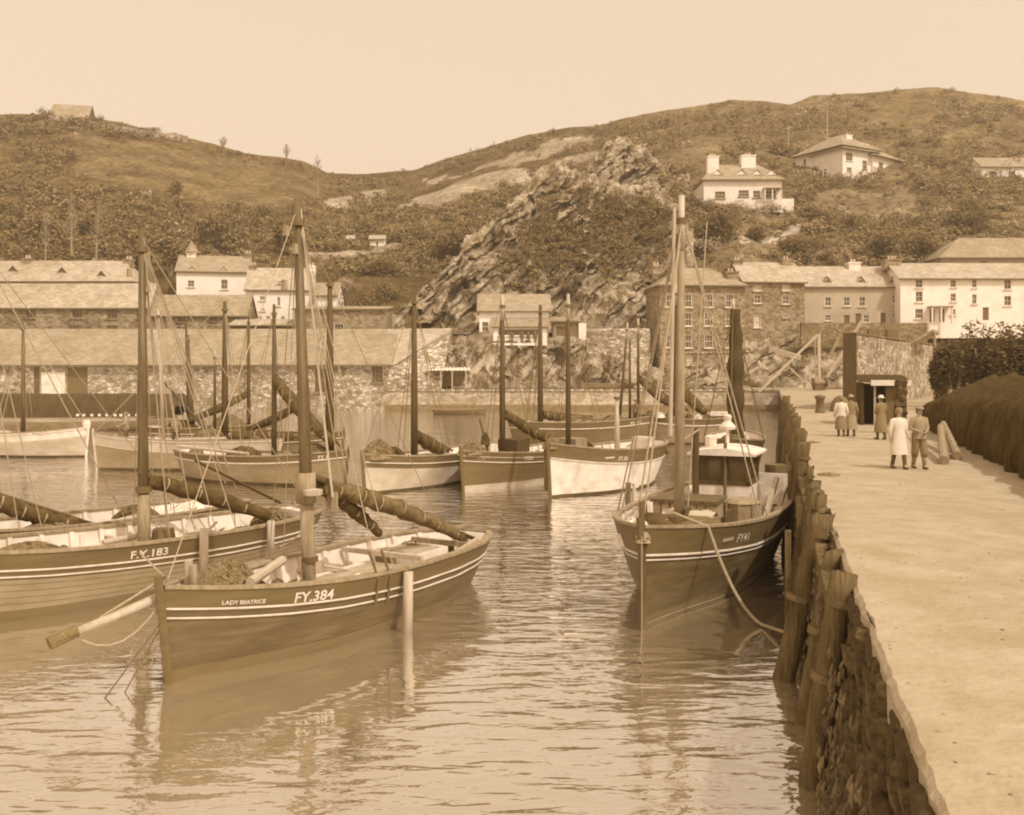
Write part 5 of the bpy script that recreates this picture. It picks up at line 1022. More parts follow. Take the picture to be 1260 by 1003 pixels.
p, tp, mo = Lg.mast(.34, 8.5, .14, m=M_mastdark, m_top=M_spar); n_s = 20
pts = [Vector((p.x + .05 * math.sin(i * .9), p.y - .12, 1.9 + (8.1 - 1.9) * i / n_s)) for i in range(n_s + 1)]
MB().tube([Vector((p.x + .1, p.y - .55, 1.5))] + pts, [.2] + [.4 + .05 * math.sin(i * 1.3) - .18 * (i / n_s) ** 3 for i in range(n_s + 1)], 12, jitter=.06).build('furled_sail', mat('black_sailcloth', .0, .03, scale=2, rough=.9, bump=.7, bscale=4, bdist=.08, stretch=(2, 2, .3)), Lg.root, True)
Lg.shrouds(tp, .35, 2, .018, M_ropedark); Lg.rope(tp, (.1, 0, 2.1), .018, name='forestay', m=M_ropedark); Lg.heap(Lg.Pd(.1, 0, .3), (.6, .6, .4), 16, M_ropedark); Lg.heap(Lg.Pd(.55, 0, .2), (1.0, .8, .4), 20, M_net); MB().lathe(Lg.Pd(.42, -.6, .3), [(.1, 0), (.14, .2), (.1, .4)], 8).build('deck_lamp', M_white, Lg.root)
# more hulls crowding the left-hand moorings
Nb = Boat('lugger', 'dark net-laden lugger squeezed between the pale lugger and the quay store', (-15.0, 62), (-.99, .1), 9, 3, (1.8, 1.45, 1.5), M_bulw, M_hull2, ((.35, .03),), .5, boot=M_tide, split=.4)
p, tp, mo = Nb.mast(.2, 8.6, .13, m=M_mastdark); Nb.shrouds(tp, .2, 2, .02, M_ropedark); Nb.mast(.6, 7.4, .1, m=M_mast, name='mizzen_mast', lean=(.4, 0)); Nb.heap(Nb.Pd(.35, 0, .4), (1.3, .9, .8), 40, M_net); Nb.heap(Nb.Pd(.7, 0, .3), (1.2, .8, .6), 30, M_sail, 'sail_heap'); Nb.furled(Nb.Pd(.22, 0, 2.4), Nb.Pd(.65, .2, .8), .2, M_sail, lash=4)
Ob = Boat('lugger', 'lugger with dark stem and furled mizzen lying behind the pale hull of FY91', (-9.3, 54), (-.9, .43), 9, 2.8, (1.75, 1.4, 1.5), M_bulw, M_hullmid, ((.35, .03),), .5, boot=M_tide, split=.45)
p, tp, mo = Ob.mast(.3, 8.3, .12, m=M_mastdark); Ob.shrouds(tp, .3, 2, .018, M_ropedark); Ob.heap(Ob.Pd(.2, 0, .4), (1.0, .8, .7), 30, M_net); Ob.furled(Ob.Pd(.32, 0, 2.2), Ob.Pd(.75, 0, .7), .2, M_sail, lash=4); Ob.heap(Ob.Pd(.6, .3, .3), (.8, .6, .5), 20, M_sailpale, 'canvas_heap')
for i_, bt in enumerate((Gb, Fb, Eb, Hb, Ib, Jb, K1, K2, Lg, Nb, Ob)): gear(bt, 9, .1, .93, 1.3, 20 + i_)
# rowing boats
def dinghy(loc, d, L, Bm, label, m, m2=None):
    o = Boat('rowing_boat', label, (loc[0], loc[1]), d, L, Bm, (.62, .45, .5), m, m, (), .3, split=.15, cat='rowing boat', group='rowing boats', draft=.2, rake=.1, deck=M_wood); o.root.location.z = loc[2]
    for t in (.3, .55, .8): y = o.B / 2 * o.f(t) - .05; MB().box((t * L, 0, o.sheer(t) - .12), (.2, 2 * y, .05)).build('thwart', M_wood, o.root)
    return o
a = W(597, 509); dinghy((a.x, a.y, 0), (-1, -.02), 6.2, 1.9, 'dark rowing boat afloat under the far quay wall', M_hull2)
a = Q(722, 480.5); dinghy((a.x, 121.2, QZ + .17), (1, .03), 5.2, 1.7, 'rowing boat drawn up on the far quay', M_hullmid)
a = W(773, 627)
o = empty('mooring_post', (a.x, a.y, 0), 0, 'short mooring stake standing in the water ahead of FY41', 'post')
MB().tube([(0, 0, -1), (0, .0, 1.0)], [.12, .1], 8).build('stake', M_mast, o); MB().tube([(.25, .1, -1), (.22, .1, .95)], [.09, .08], 8).build('stake', M_spar, o); MB().bar((-.15, .05, .8), (.4, .1, .85), .08).build('crosspiece', M_white, o)
# ================================================================== on the quay
# stones of the near wall face, each its own piece
variants = []
for k in range(7):
    bm = bmesh.new(); bmesh.ops.create_cube(bm, size=1); bmesh.ops.bevel(bm, geom=bm.edges[:], offset=.14, segments=1, affect='EDGES')
    for v in bm.verts: v.co += Vector([random.uniform(-.09, .09) for _ in range(3)])
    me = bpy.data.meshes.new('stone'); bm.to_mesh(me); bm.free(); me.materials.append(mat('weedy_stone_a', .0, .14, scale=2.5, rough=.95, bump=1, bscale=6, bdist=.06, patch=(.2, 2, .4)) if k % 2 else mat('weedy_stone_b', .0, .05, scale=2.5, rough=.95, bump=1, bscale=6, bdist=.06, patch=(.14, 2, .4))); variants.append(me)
n_ = 0
for r_ in range(9):
    z = 2.36 - r_ * .27; y = 4.2 + random.uniform(0, .4)
    while y < 21 and n_ < 300:
        l = random.uniform(.3, .62) * (1 + y / 30); h = .27 * random.uniform(.8, 1.05)
        o = bpy.data.objects.new('stone', random.choice(variants)); col.objects.link(o); o.parent = quay_wall
        o.location = (edge_x(y + l / 2) + .17 - .22 * (1 - z / QZ) + random.uniform(-.06, .04), y + l / 2, z); o.scale = (.5, l * .97, h * 1.02); o.rotation_euler = (random.uniform(-.09, .09), random.uniform(-.08, .08), -math.atan(.265) + random.uniform(-.08, .08)); y += l; n_ += 1
# hanging weed on the face
V, Fc = [], []
for _ in range(1700):
    y = random.uniform(4, 34); z = random.uniform(.05, 2.15) ** 1.0; x = edge_x(y) - .3 - .22 * (1 - z / QZ) + random.uniform(-.05, .05); l = random.uniform(.06, .24); w_ = random.uniform(.006, .016); q = len(V); t = random.uniform(-.03, .03)
    V += [(x, y - w_, z), (x, y + w_, z), (x - .04, y + w_ + t, z - l * .6), (x - .01, y + t, z - l)]; Fc.append((q, q + 1, q + 2, q + 3))
me = bpy.data.meshes.new('seaweed'); me.from_pydata(V, [], Fc); me.update(); o = link('seaweed', me, mat('bladder_weed', .02, .2, scale=4, rough=.6, island=.5, spec=.4), quay_wall); o['kind'] = 'stuff'
# timber piles: (distance, height above quay, thickness, lean outward at foot)
PL = [(12.2, .12, .34, .42, 'broad worn fender pile, the closest to the stone face end'), (16.4, .26, .40, .75, 'stout square-topped pile with iron strap opposite the bow of FY41'), (17.6, .14, .26, .45, 'slim pile behind the strapped pile'), (19.6, .22, .30, .40, 'short round-topped mooring pile rising above the quay edge'), (22.5, .05, .26, .5, 'low pile beside the hull of FY41'),
      (26.5, .62, .36, .42, 'broad dark pile standing well above the quay'), (28.6, .85, .28, .5, 'tall split pile beside the stern of FY41'), (31, .75, .3, .5, 'leaning pale-faced pile past the stern of FY41'), (34, .95, .36, .45, 'thick pile with pale top in the middle of the row'), (38, .9, .34, .4, 'dark pile past the middle of the row'), (42, 1.0, .36, .4, 'high dark pile level with the black lugger'), (47, .9, .36, .4, 'pile alongside the black lugger stern'), (54, 1.1, .42, .4, 'farthest tall dark pile of the row'), (62, .5, .36, .4, 'low pile beyond the tall dark one')]
for Y_ in (14.4, 18.5, 20.9, 21.7, 24.2, 25.4, 27.5, 29.8, 32.4, 35.8, 40, 44.5, 50): PL.append((Y_, random.uniform(-.35, .4), random.uniform(.16, .3), random.uniform(.2, .55), 'rough dark timber packed into the row of quay piles'))
for Y, hh, w_, ln, lb in PL:
    root = empty('timber_pile', (edge_x(Y), Y, 0), -math.atan(.265), lb, 'pile', 'timber piles along the quay edge')
    bm = bmesh.new(); n = 12; rings = 16; vv = []
    for i in range(rings):
        t = i / (rings - 1); z = -1 + (QZ + hh + 1) * t; x = -(ln + .12) * (1 - t) - w_ * .45 - .02
        vv.append([bm.verts.new((x + math.cos(a) * w_ / 2 * random.uniform(.9, 1.06), math.sin(a) * w_ / 2 * random.uniform(.9, 1.06), z + (random.uniform(-.06, .06) if i == rings - 1 else 0))) for a in [2 * math.pi * k / n for k in range(n)]])
    for i in range(rings - 1):
        for k in range(n): bm.faces.new((vv[i][k], vv[i][(k + 1) % n], vv[i + 1][(k + 1) % n], vv[i + 1][k]))
    bm.faces.new(vv[-1]); me = bpy.data.meshes.new('post'); bm.to_mesh(me); bm.free(); link('post', me, M_pile, root, True)
    zt = QZ + hh
    if w_ >= .3: MB().tube([(-w_ * .45 - .05, 0, zt - .42), (-w_ * .45 - .04, 0, zt - .34)], w_ * .58, 10).build('iron_strap', M_iron, root)
    if Y < 25: MB().tube([(-ln * .5 - w_ * .5, 0, 1.35), (-ln * .48 - w_ * .5, 0, 1.45)], w_ * .58, 10, jitter=.05).build('rope_lashing', M_ropedark, root)
    b = MB(); b.box((-ln * .55 - w_ * .9, w_ * .3, 1.2), (.1, .2, 2.6)); 
    if hh > .2: b.build('rubbing_board', M_pile, root)
# diagonal baulks and a waling beam on the piles
for (y0, z0, y1, z1, w_, lb) in ((12.5, 2.2, 34, 2.25, .2, 'long horizontal waling beam bolted along the piles'), (13.2, .4, 16.2, 2.3, .2, 'slanting timber brace between the broad pile and the strapped pile'), (20.2, .2, 16.8, 2.2, .2, 'slanting brace behind the strapped pile')):
    o = MB().bar((edge_x(y0) - .52 + .12 * z0, y0, z0), (edge_x(y1) - .52 + .12 * z1, y1, z1), w_, w_).build('timber_brace', M_pile); tag(o, lb, 'timber', 'timbers on the quay face')
# drying nets hung over a rail along the pier
def net_x(Y): return 5.35 + .3 * Y
root = empty('drying_nets', (net_x(30), 30, QZ), 0, 'long dark wall of fishing nets hung to dry along the pier', 'net')
M_netw = mat('barked_net', .0, .08, scale=1.6, rough=.95, stretch=(5, 5, .45), bump=1, bscale=5, bdist=.1, spec=.05, patch=(.1, .5, .5))
rows = []
for i in range(620):
    Y = 8 + (45.5 - 8) * i / 619; x = net_x(Y); r = []; rz = 2.62 if Y < 33 else 2.62 - .9 * ((Y - 33) / 12.5) ** 1.3; rz += .12 * math.sin(Y * .5)
    fold = .13 * math.sin(Y * 3.1 + 2.2 * math.sin(Y * .8)) + .09 * noise.noise(Vector((Y * 2.3, 0, 0))) + .06 * math.sin(Y * 9 + 2 * math.sin(Y * 1.7)) + .03 * math.sin(Y * 23 + 3 * math.sin(Y * 2.3)); rz += .2 * noise.noise(Vector((Y * .7, 4, 0))) - .22 * abs(math.sin(Y * math.pi / 4)) ** 1.5 + .1
    fh = 1.5 * rz / 2.62
    for u in np.linspace(0, 1, 9): r.append((x + .05 + fold * (1 - .45 * u) + .28 * u ** 2.5 + .12 * noise.noise(Vector((Y * 1.2, u * 2, 1))), Y, QZ + .02 + fh * u))
    for u in np.linspace(.08, 1, 9): r.append((x + .33 + fold * .5 * (1 - u) + 2.1 * u, Y, QZ + fh + (rz - fh) * (u ** .8) + .05 * noise.noise(Vector((Y * 1.5, u * 3, 6)))))
    for u in (.3, .7, 1): r.append((x + 2.45 + .8 * u, Y, QZ + rz * (1 - u) + .01))
    rows.append(r)
b = MB(); b.grid(rows); k = len(rows[0])
b.f.append(tuple(range((len(rows) - 1) * k, len(rows) * k))); b.f.append(tuple(reversed(range(k))))
child_world('net', b, M_netw, root, True)
for Y in (12, 20, 28, 36, 44): b = MB(); b.tube([(net_x(Y) + 1.2, Y, QZ), (net_x(Y) + 1.2, Y, QZ + 1.7)], .08, 7); child_world('rail_post', b, M_wood, root)
for (a, c, lb) in (((1146, 553), (1162, 572), 'thick spar leaning against the foot of the nets'), ((1150, 548), (1178, 566), 'thin spar lying beside the thick one at the nets')):
    A_, C_ = Q(*a), Q(*c); o = MB().tube([A_ + Vector((.3, 0, .75)), C_ + Vector((0, 0, .12))], [.1, .13], 9).build('loose_spar', M_wood); tag(o, lb, 'spar')
# dark hut
P = Q(1059, 523); root = empty('quay_hut', P, R(-14), 'small dark tarred hut with white-edged roof at the end of the nets', 'hut')
MB().box((.08, 1.0, .98), (.14, 2, 2.0)).build('side_wall', M_netw, root); MB().box((1.95, 1.0, .95), (.14, 2, 1.9)).build('side_wall', M_netw, root); MB().box((1.0, 2.0, .95), (2, .12, 1.9)).build('back_wall', M_netw, root)
MB().box((.62, -.02, .95), (.09, .09, 1.9)).build('door_post', M_spar, root); MB().box((1.5, .05, .9), (.8, .08, 1.8)).build('door', M_doord, root)
b = MB(); b.add([(-.1, -.25, 2.02), (2.15, -.25, 1.98), (2.15, 2.2, 2.25), (-.1, 2.2, 2.28), (-.1, -.25, 2.1), (2.15, -.25, 2.06), (2.15, 2.2, 2.33), (-.1, 2.2, 2.36)], [(3, 2, 1, 0), (4, 5, 6, 7), (0, 1, 5, 4), (1, 2, 6, 5), (2, 3, 7, 6), (3, 0, 4, 7)]); ro = b.build('roof', M_netw, root); MB().box((1.3, -.3, 1.98), (1.75, .06, .26)).build('barge_board', M_white, ro)
P = Q(1108, 534); root = empty('stone_pillar', P, 0, 'rough pale stone pillar between the hut and the nets', 'pillar')
for i in range(8): o = bpy.data.objects.new('stone', variants[(i * 2) % 7]); col.objects.link(o); o.parent = root; o.location = (random.uniform(-.03, .03), 0, .14 + i * .27); o.scale = (.42, .42, .3); o.rotation_euler = (0, 0, i * 1.1)
for o in root.children: o.active_material and None
# retaining wall behind
a, c = at(1052, 508, 61), at(1152, 470, 94); a.z = c.z = QZ
root = empty('retaining_wall', a, math.atan2(c.y - a.y, c.x - a.x), 'high rubble retaining wall with dark end face beside the hut', 'wall'); L = (c - a).length
b = MB(); b.grid([[(L * i / 12, 0, z) for z in (-.3, 2, 4.75 + .05 * math.sin(i))] + [(L * i / 12, .7, 4.8)] for i in range(13)]); b.build('wall', M_stonep, root)
b = MB(); b.box((-.06, .3, 2.3), (.14, .82, 5.1)); b.build('end_shade_panel', M_mastdark, root); b = MB(); b.box((L / 2, .36, 4.84), (L, .85, .1)); b.build('coping', M_stoned, root)  # dark panel paints the shade on the wall's end face; then the coping
# trees and lean-to behind the nets
for px, py, Y, w_, h_, lb in ((1175, 440, 66, 56, 48, 'dark spreading tree behind the nets'), (1215, 448, 60, 70, 60, 'broad dark tree at the outer end of the nets'), (1262, 452, 56, 70, 70, 'dark tree farthest along the nets'), (1158, 455, 72, 30, 30, 'small dark bush at the end of the retaining wall')):
    p = at(px, py, Y); p.z = QZ; h_ = (at(px, py - h_, Y).z - QZ) * F / Y
    shrub(px, py, w_, h_, lb, M_yew, 'quay_tree', 5000, base=p, cat='tree', leaf=.12)
root = empty('lean_to_roof', at(1135, 418, 78), 0, 'sloping lean-to roof above the retaining wall', 'shed'); b = MB(); P = [at(1118, 422, 80), at(1148, 405, 80), at(1156, 408, 86), at(1126, 424, 86)]; b.add(P + [p - Vector((0, 0, .2)) for p in P], [(0, 1, 2, 3), (7, 6, 5, 4), (0, 4, 5, 1), (1, 5, 6, 2), (2, 6, 7, 3), (3, 7, 4, 0)]); child_world('roof', b, M_slated, root)
b = MB()
for px, py in ((1124, 420), (1150, 408)): p = at(px, py, 82); b.bar((p.x, p.y, QZ), (p.x, p.y, p.z), .2)
child_world('post', b, M_wood, root)
# crane at the head of the quay
Y = 113; base = at(1007, 481, Y); base.z = QZ
root = empty('quay_crane', base, 0, 'timber hand crane with slanting jib at the head of the quay', 'crane')
def rel(px, py, Y_=Y): p = at(px, py, Y_); return p - base
MB().bar(rel(1008, 480), rel(1007.5, 411), .32).build('post', M_spar, root); MB().bar(rel(1006, 412), rel(934, 482, 112.4), .24).build('jib', M_spar, root); MB().bar(rel(1004, 478), rel(1002.5, 415), .12).build('stay', M_rope, root)
b = MB(); b.box((0, -.2, .5), (1.2, .9, .9)); b.build('winch_frame', M_iron, root)
for dx in (-.75, .75): MB().tube([(dx - .08, -.5, .95), (dx + .08, -.5, .95)], .55, 14).build('winch_gear', M_iron, root)
MB().tube([(-.9, -.5, .95), (.9, -.5, .95)], .28, 10).build('winch_drum', M_wood, root)
p = rel(966, 452, 112.8); pts = [p + Vector((math.cos(a_) * .35, 0, math.sin(a_) * .35)) for a_ in np.linspace(0, 6.1, 14)]; MB().tube(pts, .07, 6).build('ring', M_spar, root)
for (a, ya, c, yc, w_, lb, nm) in (((905, 478), 118.5, (998, 478), 117, .3, 'long timber rail along the quay edge by the crane', 'timber_rail'), ((1018, 464), 108, (1061, 394), 107, .5, 'pale boat spar propped steeply beside the crane', 'propped_spar'), ((948, 430), 121, (984, 440), 119, 1.0, 'broad pale plank lying on the rocks by the crane', 'pale_plank'), ((1012, 455), 118, (1046, 440), 116, .5, 'pale beam lying among the rocks behind the crane', 'rock_beam')):
    A_, C_ = at(*a, ya), at(*c, yc); o = MB().bar(A_, C_, w_, w_ * .6).build(nm, M_spar); tag(o, lb, 'timber')
for i_ in range(9):
    a_ = (random.uniform(925, 1035), random.uniform(425, 470)); c_ = (a_[0] + random.uniform(-28, 28), a_[1] + random.uniform(-22, 14)); Ya = 119 + random.uniform(-1, 1)
    o = MB().bar(at(*a_, Ya), at(*c_, Ya + random.uniform(-1.5, 1)), .28, .22).build('timber_baulk', random.choice([M_spar, M_wood, M_mastdark])); tag(o, 'loose timber baulk in the tangle on the rocks behind the crane', 'timber', 'baulks strewn on the rocks by the crane')
root = empty('upturned_boat', Q(1034, 506), R(75), 'small dark upturned dinghy propped behind the strolling women', 'rowing boat')
b = MB(); b.grid([[(-1.3 + 2.6 * i / 10, math.cos(a_) * .62 * (1 - ((i - 5) / 5.6) ** 2), .02 + math.sin(a_) * .95 * (1 - ((i - 5) / 5.6) ** 2)) for a_ in np.linspace(0, math.pi, 11)] for i in range(11)]); b.build('hull', M_hull2, root, True); MB().bar((-1.25, 0, .12), (1.25, 0, .12), .06, .1).build('keel', M_wood, root)
root = empty('mooring_bollard', Q(1009, 508), 0, 'small black iron bollard standing on the open quay', 'bollard'); MB().lathe((0, 0, 0), [(.3, -.05), (.3, .1), (.24, .2), (.24, .8), (.32, .86), (.32, 1.0), (.1, 1.06)], 12).build('bollard', M_iron, root, True)
V, Fc = [], []
for _ in range(600):
    y = 4 + 60 * random.random() ** 1.6; x = edge_x(y) + .05 + (net_x(y) - edge_x(y) + .5) * random.random() ** 1.5; r = random.uniform(.008, .03); q = len(V); a0 = random.random() * 6
    V += [(x + math.cos(a0 + k * 1.26) * r * random.uniform(.6, 1.2), y + math.sin(a0 + k * 1.26) * r * random.uniform(.6, 1.2), QZ + .002) for k in range(5)] + [(x, y, QZ + r * .5)]
    Fc += [(q + k, q + (k + 1) % 5, q + 5) for k in range(5)]
me = bpy.data.meshes.new('quay_grit'); me.from_pydata(V, [], Fc); me.update(); tag(link('quay_grit', me, mat('grit', .2, .42, scale=3, island=.5)), 'loose pebbles and grit strewn over the quay', 'gravel', kind='stuff')
for px, py, lb in ((1020, 585, 'flat pebble on the quay near the strolling couple'), (1000, 545, 'scrap of net lying on the quay behind the piles')):
    p = Q(px, py); b = MB(); b.lathe((0, 0, -.01), [(.3, 0), (.26, .05), (.08, .08)], 7); o = b.build('quay_litter', M_net); o.location = p; tag(o, lb, 'litter')

# ================================================================== people
def skin_body(name, J, E, m, parent, sub=1):
    """one continuous figure grown over a skeleton: J name -> (x, y, z, radius)"""
    ks = list(J); me = bpy.data.meshes.new(name); me.from_pydata([J[k][:3] for k in ks], [(ks.index(a), ks.index(b)) for a, b in E], [])
    o = bpy.data.objects.new(name, me); col.objects.link(o); md = o.modifiers.new('skin', 'SKIN'); md.use_smooth_shade = True
    for i, k in enumerate(ks):
        r = J[k][3]; me.skin_vertices[0].data[i].radius = r if isinstance(r, tuple) else (r, r); me.skin_vertices[0].data[i].use_root = (i == 0)
    s_ = o.modifiers.new('sub', 'SUBSURF'); s_.levels = sub; s_.render_levels = sub
    dg = bpy.context.evaluated_depsgraph_get(); dg.update(); m2 = bpy.data.meshes.new_from_object(o.evaluated_get(dg)); bpy.data.objects.remove(o)
    m2.materials.clear(); return link(name, m2, m, parent, True)
def person(label, loc, h, face, lower='skirt', c_top=1, c_low=1, hat='brim', step=.16, arms='down', cat='person', group=None, bag=False, hatm=None):
    root = empty('person', loc, face, label, cat, group); k = h / 1.7
    S = lambda x, y, z, r: (x * k, y * k, z * k, tuple(q * k for q in r) if isinstance(r, tuple) else r * k)
    # local -Y is forward
    J = {'pelvis': S(0, 0, .92, (.15, .12)), 'waist': S(0, 0, 1.08, (.135, .1)), 'chest': S(0, .0, 1.28, (.165, .115)), 'neckb': S(0, .01, 1.43, .075), 'neck': S(0, -.005, 1.49, .055), 'jaw': S(0, -.025, 1.555, (.062, .075)), 'head': S(0, -.01, 1.63, (.077, .092)), 'crown': S(0, 0, 1.69, (.055, .065))}
    E = [('pelvis', 'waist'), ('waist', 'chest'), ('chest', 'neckb'), ('neckb', 'neck'), ('neck', 'jaw'), ('jaw', 'head'), ('head', 'crown')]
    for sd, n in ((-1, 'l'), (1, 'r')):
        st = step * sd
        J.update({n + 'hip': S(.095 * sd, 0, .86, .088), n + 'knee': S(.1 * sd, -st * .5 - .02, .48, .06), n + 'ankle': S(.1 * sd, -st + .02, .09, .042), n + 'toe': S(.11 * sd, -st - .13, .035, .035)})
        E += [('pelvis', n + 'hip'), (n + 'hip', n + 'knee'), (n + 'knee', n + 'ankle'), (n + 'ankle', n + 'toe')]
        if arms == 'down' or (arms == 'one' and sd < 0): el, wr = (.25 * sd, .03, 1.12), (.27 * sd, -.06 - .05 * sd, .88)
        elif arms == 'work': el, wr = (.24 * sd, -.08, 1.15), (.15 * sd, -.33, 1.02)
        else: el, wr = (.25 * sd, .03, 1.13), (.1 * sd, -.2, 1.05)
        J.update({n + 'sh': S(.17 * sd, .01, 1.39, .062), n + 'el': S(*el, .047), n + 'wr': S(*wr, .034)})
        d = (Vector(wr) - Vector(el)).normalized(); pm = Vector(wr) + d * .06; J[n + 'palm'] = S(*pm, (.036, .02))
        E += [('chest', n + 'sh'), (n + 'sh', n + 'el'), (n + 'el', n + 'wr'), (n + 'wr', n + 'palm')]
    body = skin_body('body', J, E, M_skin, root)
    for sd, n in ((-1, 'l'), (1, 'r')):           # hands: four fingers and a thumb
        a, b_ = Vector(J[n + 'wr'][:3]), Vector(J[n + 'palm'][:3]); d = (b_ - a).normalized(); sdv = Vector((0, 1, 0)) - d * d.y; sdv.normalize()
        b = MB()
        for q, ln in zip((-1.5, -.5, .5, 1.5), (.06, .075, .08, .068)):
            s0 = b_ + sdv * q * .017 * k; b.tube([s0 - d * .01, s0 + d * ln * .55 * k, s0 + d * ln * k + Vector((-sd * .02 * k, 0, 0))], [.009 * k, .0085 * k, .006 * k], 5)
        s0 = a + d * .02 - sdv * .03 * k; b.tube([s0, s0 + (d * .7 - sdv) * .03 * k, s0 + (d - sdv * .5) * .055 * k], [.011 * k, .01 * k, .007 * k], 5); b.build('fingers', M_skin, body)
    face_ = MB(); face_.box((0, -.115 * k, 1.612 * k), (.02 * k, .03 * k, .045 * k), taper=.5); face_.build('nose', M_skin, body)
    for sd in (-1, 1): MB().box((sd * .03 * k, -.101 * k, 1.635 * k), (.02 * k, .012 * k, .01 * k)).build('eye', M_hair, body); MB().box((sd * .083 * k, .01 * k, 1.615 * k), (.012 * k, .03 * k, .05 * k)).build('ear', M_skin, body)
    MB().box((0, -.099 * k, 1.565 * k), (.04 * k, .01 * k, .01 * k)).build('mouth', M_hair, body)
    def loft(name, prof, m, par=None, n=20, fold=0.0, y=0):
        b = MB(); rows = []
        for z, rx, ry, yo in prof:
            rows.append([((math.cos(a) * rx * (1 + fold * math.sin(a * 7) * (1.3 - z))) * k, (math.sin(a) * ry * (1 + fold * math.sin(a * 7) * (1.3 - z)) + yo) * k, z * k) for a in np.linspace(0, 2 * math.pi, n + 1)])
        b.grid(rows); return b.build(name, m, par or body, True)
    ct, cl = M_cloth[c_top], M_cloth[c_low]
    loft('jacket', [(.84 if lower != 'coat' else .42, .215 if lower != 'coat' else .27, .165 if lower != 'coat' else .22, 0), (.95, .2, .155, 0), (1.08, .172, .14, 0), (1.25, .2, .15, 0), (1.38, .205, .135, .0), (1.44, .12, .1, .005), (1.475, .068, .07, 0)], ct, fold=.02)
    for sd, n in ((-1, 'l'), (1, 'r')):
        a, e, w_ = (Vector(J[n + q][:3]) for q in ('sh', 'el', 'wr')); MB().tube([a.lerp(Vector((0, 0, a.z)), .25), a, e, w_], [.075 * k, .08 * k, .064 * k, .05 * k], 10).build('sleeve', ct, body, True)
    if lower in ('skirt', 'coat'):
        if lower == 'skirt': loft('skirt', [(.3, .26, .24, 0), (.5, .25, .225, 0), (.75, .225, .19, 0), (.95, .19, .15, 0), (1.06, .168, .138, 0)], cl, fold=.05)
        for n in 'lr': a, e = Vector(J[n + 'knee'][:3]), Vector(J[n + 'ankle'][:3]); MB().tube([a, a.lerp(e, .4), e], [.062 * k, .064 * k, .047 * k], 9).build('stocking', M_cloth[0], body, True)
    else:
        for n in 'lr':
            a, q_, e = (Vector(J[n + q][:3]) for q in ('hip', 'knee', 'ankle')); en = q_.lerp(e, .35) if lower == 'breeches' else e
            MB().tube([a + Vector((0, 0, .1)), a, q_, en], [.12 * k, .115 * k, (.1 if lower == 'breeches' else .08) * k, (.085 if lower == 'breeches' else .075) * k], 10).build('trouser_leg', cl, body, True)
            if lower == 'breeches': MB().tube([q_, q_.lerp(e, .5), e], [.064 * k, .066 * k, .048 * k], 9).build('stocking', M_cloth[3], body, True)
    for n in 'lr':
        a, e = Vector(J[n + 'ankle'][:3]), Vector(J[n + 'toe'][:3]); b = MB(); b.tube([a + Vector((0, .05 * k, -.045 * k)), a + Vector((0, -.02, -.035 * k)), e], [.042 * k, .05 * k, .038 * k], 8); b.tube([a + Vector((0, 0, .08 * k)), a + Vector((0, .01, -.04 * k))], [.052 * k, .05 * k], 8); b.build('shoe', M_cloth[0], body, True)
    loft('hair', [(1.53, .05, .05, .05), (1.58, .082, .07, .03), (1.64, .087, .09, .012), (1.69, .07, .08, .01), (1.72, .02, .02, .01)], M_hair)
    hm = hatm or M_cloth[c_top]
    if hat == 'brim': loft('hat', [(1.655, .15, .16, 0), (1.668, .155, .165, 0), (1.675, .098, .108, 0), (1.75, .088, .1, 0), (1.775, .05, .05, 0), (1.776, .002, .002, 0)], hm)
    elif hat == 'cap': loft('cap', [(1.66, .088, .1, 0), (1.675, .115, .13, -.01), (1.71, .12, .13, -.005), (1.73, .07, .07, 0), (1.732, .002, .002, 0)], hm); MB().box((0, -.125 * k, 1.672 * k), (.13 * k, .08 * k, .015 * k)).build('cap_peak', hm, body)
    elif hat == 'cloche': loft('hat', [(1.6, .105, .115, .01), (1.63, .1, .112, .005), (1.7, .095, .105, 0), (1.75, .06, .07, 0), (1.765, .002, .002, 0)], hm)
    if bag: w_ = Vector(J['r' + 'palm'][:3]); b = MB(); b.box(w_ + Vector((0, 0, -.22)), (.12, .3, .26), taper=.85); b.tube([w_ + Vector((0, .08, -.1)), w_ + Vector((0, 0, .0)), w_ + Vector((0, -.08, -.1))], .012, 5, False); b.build('handbag', M_cloth[0], root)
    return root
person('woman in long white coat and dark hat walking along the quay', Q(1106, 577), 1.58, R(8), 'coat', 2, 2, 'cloche', .16, hatm=M_cloth[1], bag=False)
person('man in jacket, breeches and flat cap walking beside the woman in white', Q(1131, 577), 1.62, R(4), 'breeches', 3, 1, 'cap', .12, arms='front', hatm=M_cloth[3])
p_ = Q(1084, 541); person('lone woman in brimmed hat and dark skirt by the hut door', p_, 1.6, R(200), 'skirt', 1, 1, 'brim', .1, arms='front', hatm=M_cloth[2])
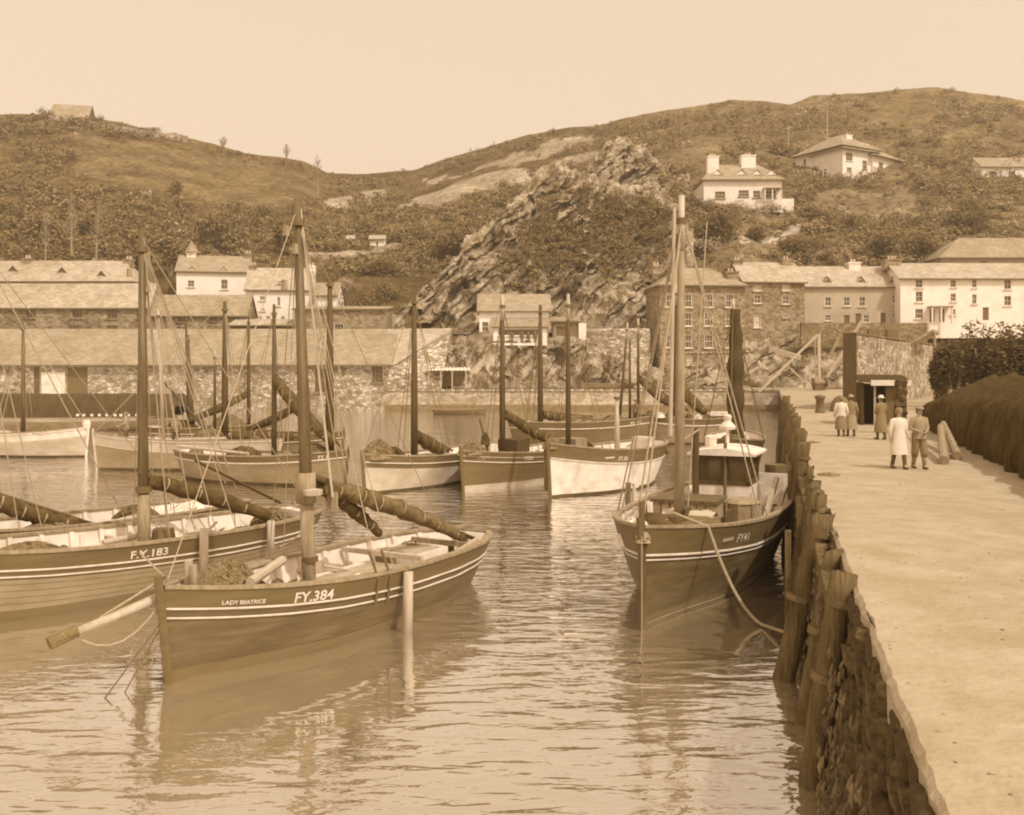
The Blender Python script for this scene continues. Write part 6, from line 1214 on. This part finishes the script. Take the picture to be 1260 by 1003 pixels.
person('woman in grey blouse, full skirt and pale hat walking away arm in arm', Q(1047, 537), 1.58, R(178), 'skirt', 1, 3, 'brim', .1, hatm=M_cloth[3])
person('woman in pale cape walking away beside the woman in the full skirt', Q(1035, 537), 1.54, R(165), 'skirt', 2, 1, 'cloche', .1, hatm=M_cloth[1])
def on_boat(bt, t, y, label, h, face, **kw):
    p = bt.root.matrix_basis @ bt.Pd(t, y); p.z += .0; return person(label, p, h, face, **kw)
bpy.context.view_layer.update()
on_boat(Ib, .165, -.1, 'fisherman in jersey and cap standing on the bow of the pale lugger', 1.68, R(-60), lower='trousers', c_top=3, c_low=0, hat='cap', arms='work', hatm=M_cloth[3])
on_boat(Ib, .42, .1, 'second fisherman working in the waist of the pale lugger', 1.66, R(40), lower='trousers', c_top=1, c_low=0, hat='cap', arms='work')
on_boat(Ib, .56, .5, 'fisherman in dark jersey stooping over the nets by the mast', 1.66, R(100), lower='trousers', c_top=0, c_low=0, hat='cap', arms='work')
on_boat(K1, .1, .2, 'distant seaman standing on the dark smack', 1.68, R(0), lower='trousers', c_top=0, c_low=0, hat='cap', arms='work')
for i, (px, lb) in enumerate(((630, 'person in dark clothes leaning at the left of the boathouse ledge'), (642, 'person in a cap at the middle of the boathouse ledge'), (650, 'smaller dark-clothed person on the boathouse ledge'), (658, 'person at the right of the boathouse ledge'))):
    p_ = at(px, 422, 127.6); person(lb, p_, 1.5 + .08 * (i % 2), R(0), 'trousers', 0, 0, 'cap', .05)

# ================================================================== air
lo, hi = Vector((-420, -70, -2)), Vector((520, 860, 112))
b = MB(); b.box((lo + hi) / 2, hi - lo); hz = bpy.data.materials.new('sea_haze'); hz.use_nodes = True; n = hz.node_tree; n.nodes.clear(); pv = n.nodes.new('ShaderNodeVolumePrincipled'); pv.inputs['Color'].default_value = (.95, .78, .56, 1); pv.inputs['Density'].default_value = .0008; pv.inputs['Anisotropy'].default_value = .2
mo_ = n.nodes.new('ShaderNodeOutputMaterial'); n.links.new(pv.outputs[0], mo_.inputs['Volume']); tag(b.build('haze', hz), 'thin sunlit sea haze over the harbour', 'haze', kind='stuff')
